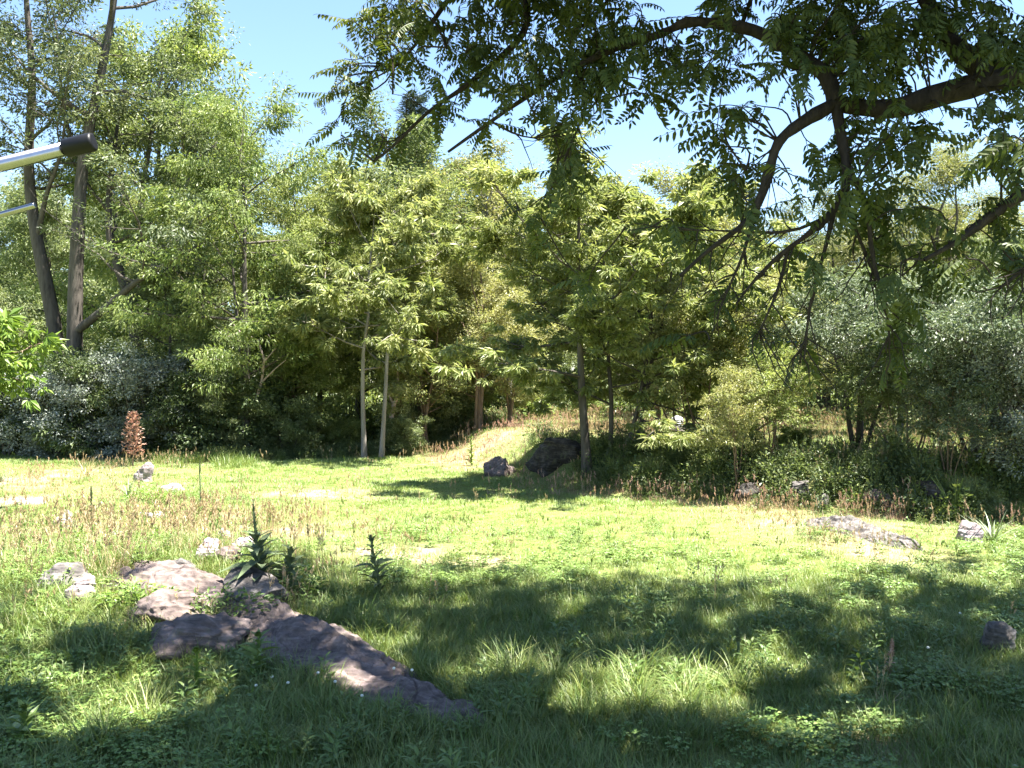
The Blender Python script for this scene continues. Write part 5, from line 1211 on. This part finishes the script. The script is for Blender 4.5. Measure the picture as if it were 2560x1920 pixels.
    for u in np.linspace(1490, 2620, 130):
        x0 = (u - CX) / F * 23; yb = np.interp(x0, [-0.8, 1.6, 6.0, 10.4, 16], [30.5, 25.2, 21.6, 19.3, 18.2])
        yy = yb + r.uniform(0.6, 3.0); X.append((u - CX) / F * yy); Yv.append(yy); S.append(r.uniform(0.5, 1.15))
    for u in np.linspace(1700, 2700, 26):
        yy = r.uniform(31, 38); X.append((u - CX) / F * yy); Yv.append(yy); S.append(r.uniform(0.8, 2.2))
    for u in np.linspace(-200, 2760, 150):
        yy = r.uniform(62, 74); X.append((u - CX) / F * yy); Yv.append(yy); S.append(r.uniform(4.0, 6.5))
    X = np.array(X); Yv = np.array(Yv); S = np.array(S); h = r.uniform(size=len(X)); k = off_rock(X, Yv)
    v1 = [brush_mesh(s, 300, 0.55, 0.85, 'mid') for s in range(4)]; v2 = [brush_mesh(s + 9, 280, 0.55, 0.8, 'dark') for s in range(3)]; v3 = [brush_mesh(s + 19, 260, 0.5, 0.75, 'locust') for s in range(3)]  # green, dark and yellow-green leaf tones, dealt out at random
    for nm, v, sel, lab in (('undergrowth', v1, (h < 0.45) & k, 'mixed green undergrowth along the wood edge and bank'), ('shade_undergrowth', v2, (h >= 0.45) & (h < 0.72) & k, 'dark green undergrowth along the wood edge and bank'), ('sunlit_undergrowth', v3, (h >= 0.72) & k, 'yellow-green low growth at the wood edge and on the bank')):
        scatter(nm, v, X[sel], Yv[sel], S[sel], lab, 'undergrowth', 0.15, -0.03, seed=26)
    # green tall weeds in front of the left shrubs
    x = []; y = []
    for u, v, n, sd in ((470, 1150, 60, 60), (400, 1140, 30, 40), (600, 1160, 30, 40), (820, 1110, 40, 60), (1900, 1130, 40, 80), (2350, 1100, 50, 100)):
        for q in range(n):
            p = G(u + r.normal() * sd, v + r.normal() * 8); x.append(p[0]); y.append(p[1])
    scatter('tall_weeds', [tuft(s + 90, 40, 0.25, (0.4, 0.9), 0.02, (0.02, 0.4), (0.2, 1.0), 3, 'grass') for s in range(3)], np.array(x), np.array(y), r.uniform(0.6, 1.0, len(x)), 'tall green weeds before the left shrubs and on the bank', 'ground cover', 0.1, seed=27)
    # the wood beyond
    r = np.random.default_rng(28)
    def wood_mesh(kn):
        return KINDS[kn][1]
    xs = []; ys = []; sc = []
    for i in range(46):
        yy = r.uniform(58, 95); u = -150 + 2860 * (i + r.uniform()) / 46
        xs.append((u - CX) / F * yy); ys.append(yy)
        tv = np.interp(u, [-200, 100, 500, 700, 900, 1200, 1500, 1800, 1900, 2000, 2300, 2700], [380, 420, 330, 480, 440, 480, 480, 560, 600, 560, 520, 480]) + r.uniform(0, 160)
        sc.append((H - (tv - CY) / F * yy - 1.2) / 13.0)
    scatter('far_woods', [wood_mesh('broad'), wood_mesh('clump')], np.array(xs), np.array(ys), np.array(sc), 'mass of distant woodland closing the view behind the trees', 'woodland', 0.0, 0.0, seed=29)
ground_cover()

# white clover heads near the outcrop
def clover_heads():
    mbs = MB(); V, Fc = ico(2); mbs.add(V * [0.016, 0.016, 0.014], Fc); head = mbs.mesh('flower_head', M['flower'], True)
    mb = MB(); tube(mb, np.array([[0, 0, -0.13], [0, 0, 0]]), [0.0025, 0.002], 4); stalk = mb.mesh('stalk', M['weed'])
    for i, (u, v, where) in enumerate([(795, 1702, 'topmost beside the long rock ridge'), (720, 1728, 'left of the one lying against the ridge'), (640, 1735, 'leftmost, below the broad-leaved dock plant'),
            (838, 1725, 'second from the right below the ridge'), (905, 1762, 'lowest, in the dark grass below the ridge'), (680, 1712, 'right beside the broad-leaved dock plant'), (985, 1690, 'on the far side of the ridge, left of its pair'),
            (1030, 1695, 'on the far side of the ridge, right of its pair'), (2400, 1545, 'topmost in the shaded grass at right'), (2320, 1636, 'left of the single grey stone at right')]):
        g = G(u, v + 18); e = ob('clover_flower', None, loc=(g[0], g[1], g[2] + 0.15))
        tag(e, 'white clover flower ' + where, 'flower', 'white clover flowers in the near grass')
        ob('flower_head', head, e); ob('stalk', stalk, e)
clover_heads()
